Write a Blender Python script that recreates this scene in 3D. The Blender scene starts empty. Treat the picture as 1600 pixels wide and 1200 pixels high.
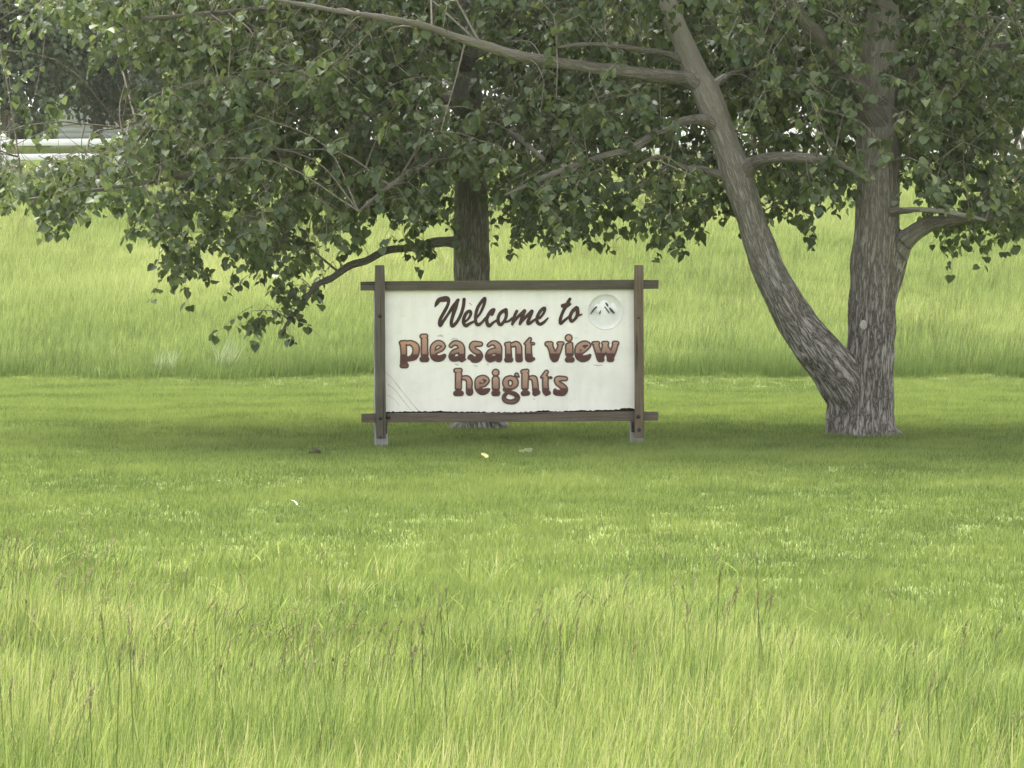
import bpy, math, random
import numpy as np
from mathutils import Vector, Matrix

rng = np.random.default_rng(7)
random.seed(7)
scene = bpy.context.scene
col = scene.collection

# ------------------------------------------------------------------ camera, sky, sun, exposure
FPX = 5088.0            # focal length in pixels of the 1600 px wide photograph
CAM_H = 1.7
PITCH = math.atan(170.0 / FPX)
cam_d = bpy.data.cameras.new('camera')
cam_d.sensor_width = 36.0
cam_d.lens = 36.0 * FPX / 1600.0
cam_d.clip_start = 0.1
cam_d.clip_end = 3000.0
cam = bpy.data.objects.new('camera', cam_d)
col.objects.link(cam)
cam.location = (0, 0, CAM_H)
cam.rotation_euler = (math.radians(90) - PITCH, 0, 0)
scene.camera = cam

SUN_EL, SUN_AZ = math.radians(66), math.radians(-24)     # azimuth: clockwise from +Y (the view direction)
world = bpy.data.worlds.new('World')
scene.world = world
world.use_nodes = True
wn, wl = world.node_tree.nodes, world.node_tree.links
wn.clear()
w_out = wn.new('ShaderNodeOutputWorld')
w_bg = wn.new('ShaderNodeBackground')
w_sky = wn.new('ShaderNodeTexSky')
w_sky.sky_type = 'NISHITA'
w_sky.sun_disc = False
w_sky.sun_elevation = SUN_EL
w_sky.sun_rotation = SUN_AZ
w_sky.air_density = 1.0
w_sky.dust_density = 4.0
w_sky.ozone_density = 1.0
w_hs = wn.new('ShaderNodeHueSaturation')          # thin white overcast: the blue is washed out evenly
w_hs.inputs['Saturation'].default_value = 0.18
w_hs.inputs['Value'].default_value = 1.0
w_bg.inputs['Strength'].default_value = 0.15
wl.new(w_sky.outputs[0], w_hs.inputs['Color'])
wl.new(w_hs.outputs[0], w_bg.inputs['Color'])
wl.new(w_bg.outputs[0], w_out.inputs['Surface'])

sun_d = bpy.data.lights.new('sun', 'SUN')
sun_d.energy = 1.5
sun_d.angle = math.radians(17)
sun_d.color = (1.0, 0.95, 0.86)
sun = bpy.data.objects.new('sun', sun_d)
col.objects.link(sun)
sdir = Vector((math.sin(SUN_AZ) * math.cos(SUN_EL), math.cos(SUN_AZ) * math.cos(SUN_EL), math.sin(SUN_EL)))
sun.rotation_euler = sdir.to_track_quat('Z', 'Y').to_euler()
sun.location = (0, 20, 40)

vs = scene.view_settings
vs.view_transform = 'Standard'
vs.look = 'None'
vs.exposure = 1.98
vs.gamma = 1.0
vs.use_curve_mapping = False
scene.cycles.use_denoising = True
scene.cycles.max_bounces = 8
scene.cycles.transmission_bounces = 6
scene.cycles.diffuse_bounces = 4

# ------------------------------------------------------------------ helpers
def P(px, py, Y):
    """world point that stands at distance Y and shows at pixel (px, py) of the photograph"""
    a, b = (px - 800.0) / FPX, (600.0 - py) / FPX
    dy = math.cos(PITCH) + b * math.sin(PITCH)
    dz = -math.sin(PITCH) + b * math.cos(PITCH)
    s = Y / dy
    return np.array([a * s, Y, CAM_H + dz * s])

def PV(px, py, Y):
    a, b = (px - 800.0) / FPX, (600.0 - py) / FPX
    dy = math.cos(PITCH) + b * math.sin(PITCH)
    dz = -math.sin(PITCH) + b * math.cos(PITCH)
    s = Y / dy
    return np.stack([a * s, Y + 0 * px, CAM_H + dz * s], 1)

def to_px(p):
    p = np.asarray(p)
    rel = p - np.array([0, 0, CAM_H])
    f = rel[:, 1] * math.cos(PITCH) - rel[:, 2] * math.sin(PITCH)
    u = rel[:, 1] * math.sin(PITCH) + rel[:, 2] * math.cos(PITCH)
    return 800 + FPX * rel[:, 0] / f, 600 - FPX * u / f

def _hash(ix, iy, iz, seed):
    h = (ix.astype(np.int64) * 374761393 + iy.astype(np.int64) * 668265263 + iz.astype(np.int64) * 2147483647 + seed * 1274126177) & 0xffffffff
    h = ((h ^ (h >> 13)) * 1274126177) & 0xffffffff
    h = h ^ (h >> 16)
    return (h & 0xffffff) / float(0xffffff)

def vnoise(p, seed=0):
    p = np.asarray(p, float)
    i = np.floor(p).astype(np.int64)
    f = p - i
    f = f * f * (3 - 2 * f)
    r = 0
    for dx in (0, 1):
        for dy in (0, 1):
            for dz in (0, 1):
                w = (f[:, 0] if dx else 1 - f[:, 0]) * (f[:, 1] if dy else 1 - f[:, 1]) * (f[:, 2] if dz else 1 - f[:, 2])
                r = r + w * _hash(i[:, 0] + dx, i[:, 1] + dy, i[:, 2] + dz, seed)
    return r

def fbm(p, seed=0, octaves=3):
    p = np.asarray(p, float)
    r, a, t = 0, 1.0, 0
    for k in range(octaves):
        r = r + a * vnoise(p * 2 ** k, seed + k)
        t += a
        a *= 0.5
    return r / t

def mesh_np(name, verts, faces, mats=None, smooth=False, fmat=None):
    """faces: list of int arrays (n,k)"""
    me = bpy.data.meshes.new(name)
    verts = np.asarray(verts, np.float32)
    me.vertices.add(len(verts))
    me.vertices.foreach_set('co', verts.ravel())
    faces = [np.asarray(f, np.int32) for f in faces if len(f)]
    if faces:
        loops = np.concatenate([f.ravel() for f in faces])
        sizes = np.concatenate([np.full(len(f), f.shape[1], np.int32) for f in faces])
        starts = np.concatenate([[0], np.cumsum(sizes)[:-1]]).astype(np.int32)
        me.loops.add(len(loops))
        me.loops.foreach_set('vertex_index', loops)
        me.polygons.add(len(sizes))
        me.polygons.foreach_set('loop_start', starts)
        me.polygons.foreach_set('loop_total', sizes)
        if smooth:
            me.polygons.foreach_set('use_smooth', np.ones(len(sizes), bool))
        if fmat is not None:
            me.polygons.foreach_set('material_index', np.asarray(fmat, np.int32))
    me.update(calc_edges=True)
    for m in (mats or []):
        me.materials.append(m)
    return me

def fattr(me, name, vals, typ='FLOAT', domain='POINT'):
    a = me.attributes.new(name, typ, domain)
    vals = np.asarray(vals)
    if typ == 'FLOAT_VECTOR':
        a.data.foreach_set('vector', vals.astype(np.float32).ravel())
    elif typ == 'INT':
        a.data.foreach_set('value', vals.astype(np.int32))
    else:
        a.data.foreach_set('value', vals.astype(np.float32))

def obj(name, me, parent=None, label=None, cat=None, group=None, kind=None, loc=None):
    o = bpy.data.objects.new(name, me)
    col.objects.link(o)
    if parent is not None:
        o.parent = parent
    if loc is not None:
        o.location = loc
    for k, v in (('label', label), ('category', cat), ('group', group), ('kind', kind)):
        if v:
            o[k] = v
    return o

class MB:
    """collects quads / tris of several boxes or tubes that make ONE part"""
    def __init__(self):
        self.v, self.q, self.t, self.n = [], [], [], 0
    def add(self, v, q=(), t=()):
        v = np.asarray(v, float)
        if len(q): self.q.append(np.asarray(q, int) + self.n)
        if len(t): self.t.append(np.asarray(t, int) + self.n)
        self.v.append(v); self.n += len(v)
    def mesh(self, name, mats, smooth=False):
        f = []
        if self.q: f.append(np.concatenate(self.q))
        if self.t: f.append(np.concatenate(self.t))
        return mesh_np(name, np.concatenate(self.v), f, mats, smooth)

def box_verts(x0, x1, y0, y1, z0, z1, bev=0.0):
    """a bevelled box: 24 verts"""
    b = bev
    v, idx = [], {}
    for i, x in enumerate((x0, x1)):
        for j, y in enumerate((y0, y1)):
            for k, z in enumerate((z0, z1)):
                sx, sy, sz = (1 if i else -1), (1 if j else -1), (1 if k else -1)
                idx[i, j, k] = len(v)
                v += [(x, y - sy * b, z - sz * b), (x - sx * b, y, z - sz * b), (x - sx * b, y - sy * b, z)]
    q, t = [], []
    def g(i, j, k, a): return idx[i, j, k] + a
    for s in (0, 1):
        q.append([g(s, 0, 0, 0), g(s, 1, 0, 0), g(s, 1, 1, 0), g(s, 0, 1, 0)][::1 if s else -1])
        q.append([g(0, s, 0, 1), g(1, s, 0, 1), g(1, s, 1, 1), g(0, s, 1, 1)][::-1 if s else 1])
        q.append([g(0, 0, s, 2), g(1, 0, s, 2), g(1, 1, s, 2), g(0, 1, s, 2)][::1 if s else -1])
    for a in (0, 1):
        for c in (0, 1):
            fl = 1 if a == c else -1
            q.append([g(a, c, 0, 0), g(a, c, 0, 1), g(a, c, 1, 1), g(a, c, 1, 0)][::fl])
            q.append([g(a, 0, c, 0), g(a, 0, c, 2), g(a, 1, c, 2), g(a, 1, c, 0)][::-fl])
            q.append([g(0, a, c, 1), g(0, a, c, 2), g(1, a, c, 2), g(1, a, c, 1)][::fl])
    for i in (0, 1):
        for j in (0, 1):
            for k in (0, 1):
                f = [g(i, j, k, 0), g(i, j, k, 1), g(i, j, k, 2)]
                t.append(f if (i + j + k) % 2 else f[::-1])
    return np.array(v, float), q, t

def catmull(pts, step):
    """resample rows (x,y,z,r,...) along a smooth curve"""
    p = np.asarray(pts, float)
    p = np.vstack([2 * p[0] - p[1], p, 2 * p[-1] - p[-2]])
    out = []
    for i in range(1, len(p) - 2):
        n = max(2, int(np.linalg.norm(p[i + 1, :3] - p[i, :3]) / step))
        t = (np.arange(n) / n)[:, None]
        a, b, c, d = p[i - 1], p[i], p[i + 1], p[i + 2]
        out.append(0.5 * (2 * b + (c - a) * t + (2 * a - 5 * b + 4 * c - d) * t ** 2 + (3 * b - a - 3 * c + d) * t ** 3))
    out.append(p[-2][None])
    return np.concatenate(out)

def tube(c, sides=8, caps=True, jitter=0.0):
    """c: rows x,y,z,r -> verts, quads, tris, and per-vertex (angle, length, row)"""
    c = np.asarray(c, float)
    n = len(c)
    d = np.gradient(c[:, :3], axis=0)
    d /= np.linalg.norm(d, axis=1)[:, None] + 1e-9
    ref = np.array([0, 1.0, 0]) if abs(d[0, 1]) < 0.8 else np.array([1.0, 0, 0])
    u = ref - d * (d @ ref)[:, None]
    u /= np.linalg.norm(u, axis=1)[:, None] + 1e-9
    w = np.cross(d, u)
    th = np.arange(sides) / sides * 2 * math.pi
    r = np.maximum(c[:, 3], 1e-4)
    v = c[:, None, :3] + r[:, None, None] * (np.cos(th)[None, :, None] * u[:, None] + np.sin(th)[None, :, None] * w[:, None])
    i = np.arange(n - 1)[:, None] * sides
    k = np.arange(sides)[None]
    k2 = (k + 1) % sides
    q = np.stack([i + k, i + k2, i + sides + k2, i + sides + k], -1).reshape(-1, 4)
    v = v.reshape(-1, 3)
    t = []
    if caps:
        a, b = len(v), len(v) + 1
        v = np.vstack([v, c[0, :3], c[-1, :3] + d[-1] * r[-1] * 0.8])
        for s in range(sides):
            t.append([a, (s + 1) % sides, s])
            t.append([b, (n - 1) * sides + s, (n - 1) * sides + (s + 1) % sides])
    return v, q, t

# ------------------------------------------------------------------ materials
def new_mat(name):
    m = bpy.data.materials.new(name)
    m.use_nodes = True
    nt = m.node_tree
    nt.nodes.clear()
    out = nt.nodes.new('ShaderNodeOutputMaterial')
    return m, nt.nodes, nt.links, out

def ramp(n, stops):
    r = n.new('ShaderNodeValToRGB')
    e = r.color_ramp.elements
    e[0].position, e[0].color = stops[0][0], (*stops[0][1], 1)
    e[1].position, e[1].color = stops[-1][0], (*stops[-1][1], 1)
    for p, c in stops[1:-1]:
        x = e.new(p); x.color = (*c, 1)
    return r

def noise(n, l, vec, scale, detail=3, rough=0.55, dist=0.0):
    t = n.new('ShaderNodeTexNoise')
    t.inputs['Scale'].default_value = scale
    t.inputs['Detail'].default_value = detail
    t.inputs['Roughness'].default_value = rough
    t.inputs['Distortion'].default_value = dist
    if vec is not None: l.new(vec, t.inputs['Vector'])
    return t.outputs[0]

def mapping(n, l, vec, scale):
    m = n.new('ShaderNodeMapping')
    m.inputs['Scale'].default_value = scale
    l.new(vec, m.inputs['Vector'])
    return m.outputs[0]

def math_n(n, l, op, a, b=None):
    m = n.new('ShaderNodeMath')
    m.operation = op
    for k, v in enumerate((a, b)):
        if v is None: continue
        if isinstance(v, (int, float)): m.inputs[k].default_value = v
        else: l.new(v, m.inputs[k])
    return m.outputs[0]

def mix_c(n, l, f, a, b, mode='MIX'):
    m = n.new('ShaderNodeMix')
    m.data_type = 'RGBA'
    m.blend_type = mode
    for s, v in ((m.inputs[0], f), (m.inputs[6], a), (m.inputs[7], b)):
        if isinstance(v, (int, float)): s.default_value = v
        elif isinstance(v, tuple): s.default_value = (*v, 1)
        else: l.new(v, s)
    return m.outputs[2]

def attr(n, name, kind='GEOMETRY', out='Fac'):
    a = n.new('ShaderNodeAttribute')
    a.attribute_name = name
    a.attribute_type = kind
    return a.outputs[out]

def bump(n, l, h, strength, dist):
    b = n.new('ShaderNodeBump')
    b.inputs['Strength'].default_value = strength
    b.inputs['Distance'].default_value = dist
    l.new(h, b.inputs['Height'])
    return b.outputs[0]

def principled(n, l, out, color, rough=0.7, spec=0.3, normal=None):
    p = n.new('ShaderNodeBsdfPrincipled')
    if isinstance(color, tuple): p.inputs['Base Color'].default_value = (*color, 1)
    else: l.new(color, p.inputs['Base Color'])
    if isinstance(rough, (int, float)): p.inputs['Roughness'].default_value = rough
    else: l.new(rough, p.inputs['Roughness'])
    p.inputs['Specular IOR Level'].default_value = spec
    if normal is not None: l.new(normal, p.inputs['Normal'])
    if out is not None: l.new(p.outputs[0], out.inputs['Surface'])
    return p

def plain(name, color, rough=0.7, spec=0.3, nscale=12.0, var=0.15):
    m, n, l, out = new_mat(name)
    tc = n.new('ShaderNodeTexCoord').outputs['Object']
    f = noise(n, l, tc, nscale, 4)
    dark = tuple(c * (1 - var) for c in color)
    lite = tuple(min(1, c * (1 + var)) for c in color)
    c = ramp(n, [(0.3, dark), (0.7, lite)])
    l.new(f, c.inputs[0])
    principled(n, l, out, c.outputs[0], rough, spec, bump(n, l, f, 0.15, 0.01))
    return m

def leafy(name, stops, trans, rough, spec, patch_scale=None, patch_amt=0.0, tcol=(1.12, 1.12, 0.72)):
    """thin leaf / blade: colour by 'tint' of the piece (and of the tuft), part of the light passes through"""
    m, n, l, out = new_mat(name)
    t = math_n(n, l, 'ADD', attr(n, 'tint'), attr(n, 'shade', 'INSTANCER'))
    if patch_scale:
        g = n.new('ShaderNodeNewGeometry').outputs['Position']
        p = noise(n, l, mapping(n, l, g, (1, 0.6, 1)), patch_scale, 3, 0.6)
        p = math_n(n, l, 'MULTIPLY', math_n(n, l, 'SUBTRACT', p, 0.5), patch_amt)
        t = math_n(n, l, 'ADD', t, p)
    r = ramp(n, stops)
    l.new(t, r.inputs[0])
    p = principled(n, l, None, r.outputs[0], rough, spec)
    tr = n.new('ShaderNodeBsdfTranslucent')
    l.new(mix_c(n, l, 1.0, r.outputs[0], tcol, 'MULTIPLY'), tr.inputs['Color'])
    mx = n.new('ShaderNodeMixShader')
    mx.inputs[0].default_value = trans
    l.new(p.outputs[0], mx.inputs[1])
    l.new(tr.outputs[0], mx.inputs[2])
    l.new(mx.outputs[0], out.inputs['Surface'])
    return m

M = {}
M['leaf'] = leafy('poplar_leaf', [(0.0, (0.062, 0.090, 0.045)), (0.45, (0.112, 0.150, 0.076)), (0.85, (0.165, 0.208, 0.104)), (1.0, (0.25, 0.295, 0.13))], 0.40, 0.40, 0.42)
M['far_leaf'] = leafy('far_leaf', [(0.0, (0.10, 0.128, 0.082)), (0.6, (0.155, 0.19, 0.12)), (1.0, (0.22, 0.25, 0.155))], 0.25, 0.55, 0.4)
GS_T = [(0.0, (0.101, 0.150, 0.050)), (0.5, (0.251, 0.318, 0.113)), (0.85, (0.339, 0.392, 0.153)), (1.0, (0.486, 0.47, 0.270))]
GS_L = [(0.0, (0.091, 0.132, 0.048)), (0.5, (0.182, 0.236, 0.082)), (0.85, (0.238, 0.288, 0.103)), (1.0, (0.253, 0.30, 0.110))]
GS_H = [(0.0, (0.121, 0.175, 0.065)), (0.5, (0.288, 0.35, 0.146)), (0.85, (0.370, 0.415, 0.189)), (1.0, (0.476, 0.47, 0.281))]
M['tall'] = leafy('tall_grass', GS_T, 0.45, 0.6, 0.04, 0.9, 0.7)
M['lawn'] = leafy('lawn_grass', GS_L, 0.40, 0.6, 0.04, 0.8, 0.4)
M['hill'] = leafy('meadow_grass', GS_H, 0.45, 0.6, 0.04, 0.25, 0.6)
M['seed'] = leafy('seed_head', [(0.0, (0.14, 0.14, 0.065)), (0.5, (0.23, 0.215, 0.11)), (1.0, (0.34, 0.31, 0.17))], 0.15, 0.8, 0.1, tcol=(1, 1, 0.9))
M['pale_weed'] = leafy('pale_weed', [(0.0, (0.26, 0.32, 0.16)), (1.0, (0.42, 0.46, 0.29))], 0.35, 0.7, 0.1, tcol=(1, 1, 0.9))

def ground_mat():
    m, n, l, out = new_mat('turf_soil')
    g = n.new('ShaderNodeNewGeometry').outputs['Position']
    a = noise(n, l, g, 0.35, 5, 0.6)
    b = noise(n, l, g, 9.0, 4, 0.7)
    r = ramp(n, [(0.25, (0.10, 0.13, 0.045)), (0.5, (0.17, 0.21, 0.07)), (0.75, (0.24, 0.27, 0.09))])
    l.new(math_n(n, l, 'ADD', math_n(n, l, 'MULTIPLY', a, 0.6), math_n(n, l, 'MULTIPLY', b, 0.4)), r.inputs[0])
    principled(n, l, out, r.outputs[0], 0.9, 0.1, bump(n, l, b, 0.6, 0.03))
    return m
M['ground'] = ground_mat()

def bark_mat(name, dark, mid, lite, upper):
    m, n, l, out = new_mat(name)
    v = attr(n, 'bark', 'GEOMETRY', 'Vector')
    hgt = attr(n, 'along')
    w = noise(n, l, v, 9.0, 2, 0.5)
    dv = n.new('ShaderNodeVectorMath'); dv.operation = 'ADD'
    sc = n.new('ShaderNodeVectorMath'); sc.operation = 'SCALE'
    cw = n.new('ShaderNodeCombineXYZ'); l.new(w, cw.inputs[0]); l.new(w, cw.inputs[1])
    l.new(cw.outputs[0], sc.inputs[0]); sc.inputs['Scale'].default_value = 0.05
    l.new(v, dv.inputs[0]); l.new(sc.outputs[0], dv.inputs[1])
    a = noise(n, l, dv.outputs[0], 44.0, 4, 0.65, 0.3)
    ridge = math_n(n, l, 'MULTIPLY', math_n(n, l, 'ABSOLUTE', math_n(n, l, 'SUBTRACT', a, 0.5)), 5.0)
    big = noise(n, l, v, 4.0, 3, 0.6)
    r = ramp(n, [(0.0, dark), (0.28, mid), (0.75, lite)])
    l.new(ridge, r.inputs[0])
    c = mix_c(n, l, hgt, r.outputs[0], mix_c(n, l, 0.75, r.outputs[0], upper))
    tone = ramp(n, [(0.3, (0.72, 0.70, 0.68)), (0.7, (1.15, 1.15, 1.16))])
    l.new(big, tone.inputs[0])
    c = mix_c(n, l, 1.0, c, tone.outputs[0], 'MULTIPLY')
    principled(n, l, out, c, 0.9, 0.15, bump(n, l, ridge, 0.9, 0.02))
    return m
M['bark'] = bark_mat('furrowed_bark', (0.060, 0.052, 0.045), (0.25, 0.228, 0.205), (0.47, 0.445, 0.41), (0.46, 0.42, 0.365))
M['twig'] = plain('twig_bark', (0.21, 0.185, 0.15), 0.85, 0.15, 20, 0.35)
M['scar'] = plain('branch_scar', (0.38, 0.36, 0.33), 0.9, 0.1, 40, 0.35)
M['pale_limb'] = bark_mat('bare_dead_branch', (0.40, 0.37, 0.32), (0.55, 0.52, 0.46), (0.66, 0.63, 0.57), (0.6, 0.57, 0.5))
M['limb'] = bark_mat('limb_bark', (0.13, 0.116, 0.098), (0.27, 0.245, 0.21), (0.37, 0.34, 0.295), (0.36, 0.335, 0.285))

def wood_mat(name, axis, dark, lite, grey=0.0):
    m, n, l, out = new_mat(name)
    tc = n.new('ShaderNodeTexCoord').outputs['Object']
    s = [38.0, 38.0, 38.0]; s[axis] = 1.6
    a = noise(n, l, mapping(n, l, tc, tuple(s)), 1.6, 5, 0.65, 0.6)
    b = noise(n, l, tc, 3.2, 4, 0.6)
    f = math_n(n, l, 'ADD', math_n(n, l, 'MULTIPLY', a, 0.62), math_n(n, l, 'MULTIPLY', b, 0.38))
    r = ramp(n, [(0.30, dark), (0.52, tuple((x + y) / 2 for x, y in zip(dark, lite))), (0.70, lite)])
    l.new(f, r.inputs[0])
    s2 = [60.0, 60.0, 60.0]; s2[axis] = 1.2
    ck = noise(n, l, mapping(n, l, tc, tuple(s2)), 1.0, 2, 0.4)
    crack = ramp(n, [(0.30, (0.35, 0.33, 0.31)), (0.38, (1, 1, 1))])
    l.new(ck, crack.inputs[0])
    c = mix_c(n, l, 1.0, r.outputs[0], crack.outputs[0], 'MULTIPLY')
    principled(n, l, out, c, 0.85, 0.2, bump(n, l, a, 0.5, 0.006))
    return m
M['wood_x'] = wood_mat('stained_timber_rail', 0, (0.052, 0.046, 0.033), (0.125, 0.110, 0.083))
M['wood_x2'] = wood_mat('worn_timber_rail', 0, (0.065, 0.053, 0.041), (0.17, 0.138, 0.110))
M['wood_z'] = wood_mat('stained_timber_upright', 2, (0.058, 0.052, 0.040), (0.14, 0.124, 0.097))
M['wood_zr'] = wood_mat('brown_timber_upright', 2, (0.078, 0.060, 0.040), (0.19, 0.152, 0.108))
M['post'] = wood_mat('weathered_grey_post', 2, (0.20, 0.20, 0.195), (0.46, 0.46, 0.45))
M['rot'] = plain('rotted_wood', (0.035, 0.028, 0.022), 0.95, 0.1, 40, 0.6)
M['bolt'] = plain('rusty_bolt', (0.028, 0.022, 0.018), 0.7, 0.4, 60, 0.4)

def board_mat():
    m, n, l, out = new_mat('weathered_white_paint')
    tc = n.new('ShaderNodeTexCoord').outputs['Object']
    a = noise(n, l, tc, 2.4, 5, 0.6, 0.3)
    st = noise(n, l, mapping(n, l, tc, (14, 1, 1.3)), 1.0, 4, 0.6)
    sp = noise(n, l, mapping(n, l, tc, (1, 1, 2.2)), 7.0, 5, 0.7, 0.5)
    r = ramp(n, [(0.30, (0.70, 0.685, 0.615)), (0.5, (0.785, 0.765, 0.695)), (0.7, (0.825, 0.805, 0.74))])
    l.new(a, r.inputs[0])
    r2 = ramp(n, [(0.62, (1, 1, 1)), (0.78, (0.80, 0.81, 0.77))])
    l.new(sp, r2.inputs[0])
    r3 = ramp(n, [(0.35, (0.95, 0.95, 0.94)), (0.6, (1, 1, 1))])
    l.new(st, r3.inputs[0])
    c = mix_c(n, l, 1.0, mix_c(n, l, 1.0, r.outputs[0], r2.outputs[0], 'MULTIPLY'), r3.outputs[0], 'MULTIPLY')
    principled(n, l, out, c, 0.6, 0.35, bump(n, l, sp, 0.08, 0.004))
    return m
M['board'] = board_mat()
M['emblem'] = plain('emblem_paint', (0.68, 0.68, 0.63), 0.6, 0.2, 9, 0.06)
M['snow'] = plain('emblem_white', (0.78, 0.79, 0.76), 0.6, 0.3, 9, 0.04)
M['rock'] = plain('emblem_dark', (0.07, 0.075, 0.065), 0.6, 0.3, 30, 0.4)
M['grime'] = plain('grime', (0.45, 0.45, 0.39), 0.9, 0.1, 30, 0.3)
M['mildew'] = plain('mildew', (0.50, 0.52, 0.46), 0.9, 0.1, 30, 0.25)
M['script'] = plain('dark_brown_letter', (0.050, 0.026, 0.021), 0.6, 0.3, 14, 0.35)
M['edge'] = plain('brown_letter_rim', (0.100, 0.056, 0.041), 0.6, 0.3, 14, 0.25)
def fade_mat():
    m, n, l, out = new_mat('faded_copper_letter')
    tc = n.new('ShaderNodeTexCoord').outputs['Object']
    g = attr(n, 'grad')
    ns = noise(n, l, mapping(n, l, tc, (3, 1, 22)), 2.5, 4, 0.6)
    f = math_n(n, l, 'ADD', g, math_n(n, l, 'MULTIPLY', math_n(n, l, 'SUBTRACT', ns, 0.5), 0.22))
    r = ramp(n, [(0.0, (0.46, 0.30, 0.215)), (0.35, (0.385, 0.245, 0.18)), (0.56, (0.265, 0.155, 0.12)), (0.62, (0.092, 0.038, 0.033)), (0.82, (0.078, 0.032, 0.028)), (1.0, (0.15, 0.10, 0.085))])
    l.new(f, r.inputs[0])
    w = attr(n, 'warm')
    c = mix_c(n, l, math_n(n, l, 'MULTIPLY', w, 0.5), r.outputs[0], mix_c(n, l, 1.0, r.outputs[0], (1.3, 1.0, 0.62), 'MULTIPLY'))
    big = noise(n, l, tc, 9.0, 3, 0.6)
    tone = ramp(n, [(0.3, (0.85, 0.85, 0.86)), (0.7, (1.1, 1.08, 1.06))])
    l.new(big, tone.inputs[0])
    principled(n, l, out, mix_c(n, l, 1.0, c, tone.outputs[0], 'MULTIPLY'), 0.55, 0.35)
    return m
M['fade'] = fade_mat()
M['white'] = plain('white_vinyl', (0.80, 0.80, 0.79), 0.4, 0.4, 4, 0.04)
M['house'] = plain('pale_grey_siding', (0.40, 0.41, 0.43), 0.7, 0.3, 1.2, 0.06)
M['roof'] = plain('grey_shingles', (0.17, 0.17, 0.18), 0.85, 0.2, 8, 0.25)
M['glass'] = plain('dark_window', (0.05, 0.06, 0.07), 0.1, 0.5, 2, 0.2)
M['red'] = plain('red_paint', (0.42, 0.05, 0.05), 0.5, 0.4, 5, 0.15)
M['yellow_leaf'] = plain('yellow_leaf', (0.36, 0.37, 0.13), 0.6, 0.3, 30, 0.2)
M['white_leaf'] = plain('bleached_litter', (0.72, 0.72, 0.62), 0.6, 0.3, 30, 0.12)
M['soil'] = plain('dark_soil', (0.05, 0.045, 0.03), 0.95, 0.1, 60, 0.4)

# ------------------------------------------------------------------ ground
def H(x, y):
    x, y = np.asarray(x, float), np.asarray(y, float)
    k = np.array([-60, 49.5, 52, 60, 72, 85, 105, 125, 200, 500, 1500.0])
    z = np.array([0, 0, 0.14, 1.02, 2.56, 4.22, 5.55, 5.9, 6.5, 7.5, 9.5])
    yy = y + 0.6 * np.sin(x * 0.21 + 1.0) + 0.25 * np.sin(x * 0.63)
    h = (np.interp(yy - 1.0, k, z) + np.interp(yy, k, z) + np.interp(yy + 1.0, k, z)) / 3
    p = np.stack([x * 0.35, y * 0.35, 0 * x], -1).reshape(-1, 3)
    b = (vnoise(p, 3).reshape(x.shape) - 0.5) * 0.05 + (vnoise(p * 3.1, 5).reshape(x.shape) - 0.5) * 0.015
    return h + b * np.clip((y - 3) / 5, 0, 1)

def build_ground():
    ys = np.concatenate([np.arange(-30, 4, 4), np.arange(4, 62, 0.4), np.arange(62, 130, 1.0), np.geomspace(131, 1500, 26)])
    xs = np.concatenate([-np.geomspace(26, 900, 18)[::-1], np.arange(-25, 25.1, 0.5), np.geomspace(26, 900, 18)])
    X, Y = np.meshgrid(xs, ys)
    V = np.stack([X, Y, H(X, Y)], -1).reshape(-1, 3)
    nx = len(xs)
    i = np.arange(len(ys) - 1)[:, None] * nx + np.arange(nx - 1)[None]
    q = np.stack([i, i + 1, i + nx + 1, i + nx], -1).reshape(-1, 4)
    obj('ground', mesh_np('ground', V, [q], [M['ground']], True), kind='structure', label='grassy ground rising to a low hill behind the trees')
build_ground()

# ------------------------------------------------------------------ grass (uncountable: instanced tufts)
def blades(n, rad, h0, h1, w, lean, segs=3, seed=0, wind=(0.06, 0.0), tint=(0.25, 0.75), heads=0.0):
    r = np.random.default_rng(seed)
    base = np.stack([(r.random(n) * 2 - 1) * rad, (r.random(n) * 2 - 1) * rad, np.full(n, -0.02)], 1)
    h = h0 + (h1 - h0) * r.random(n) ** 0.8
    ang = r.random(n) * 2 * math.pi
    bend = np.abs(r.normal(0, lean, n)) * h
    ld = np.stack([np.cos(ang) * bend + wind[0] * h * 2, np.sin(ang) * bend + wind[1] * h, -0.25 * bend], 1)
    fa = r.random(n) * math.pi
    side = np.stack([np.cos(fa), np.sin(fa), 0 * fa], 1)
    ww = w * np.where(r.random(n) < 0.14, 1.7, 0.55 + 0.7 * r.random(n))
    V, rows = [], segs + 1
    for k in range(segs):
        t = k / segs
        p = base + np.outer(h * t, [0, 0, 1]) + ld * t ** 1.8
        wk = (ww * (1 - t ** 2.2) * 0.5)[:, None]
        V += [p - side * wk, p + side * wk]
    V.append(base + np.outer(h, [0, 0, 1]) + ld)
    nv = 2 * segs + 1
    V = np.stack(V, 1).reshape(-1, 3)
    o = np.arange(n)[:, None] * nv
    q = np.concatenate([o + np.array([[2 * k, 2 * k + 1, 2 * k + 3, 2 * k + 2]]) for k in range(segs - 1)])
    t = o + np.array([[2 * segs - 2, 2 * segs - 1, 2 * segs]])
    tn = tint[0] + (tint[1] - tint[0]) * r.random(n)
    tn = np.repeat(np.where(r.random(n) < 0.012, 1.15, tn), nv)
    return V, q, t, tn

def tuft(name, mat, *a, **k):
    V, q, t, tn = blades(*a, **k)
    me = mesh_np(name, V, [q, t], [mat])
    fattr(me, 'tint', tn)
    return bpy.data.objects.new(name, me)

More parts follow.
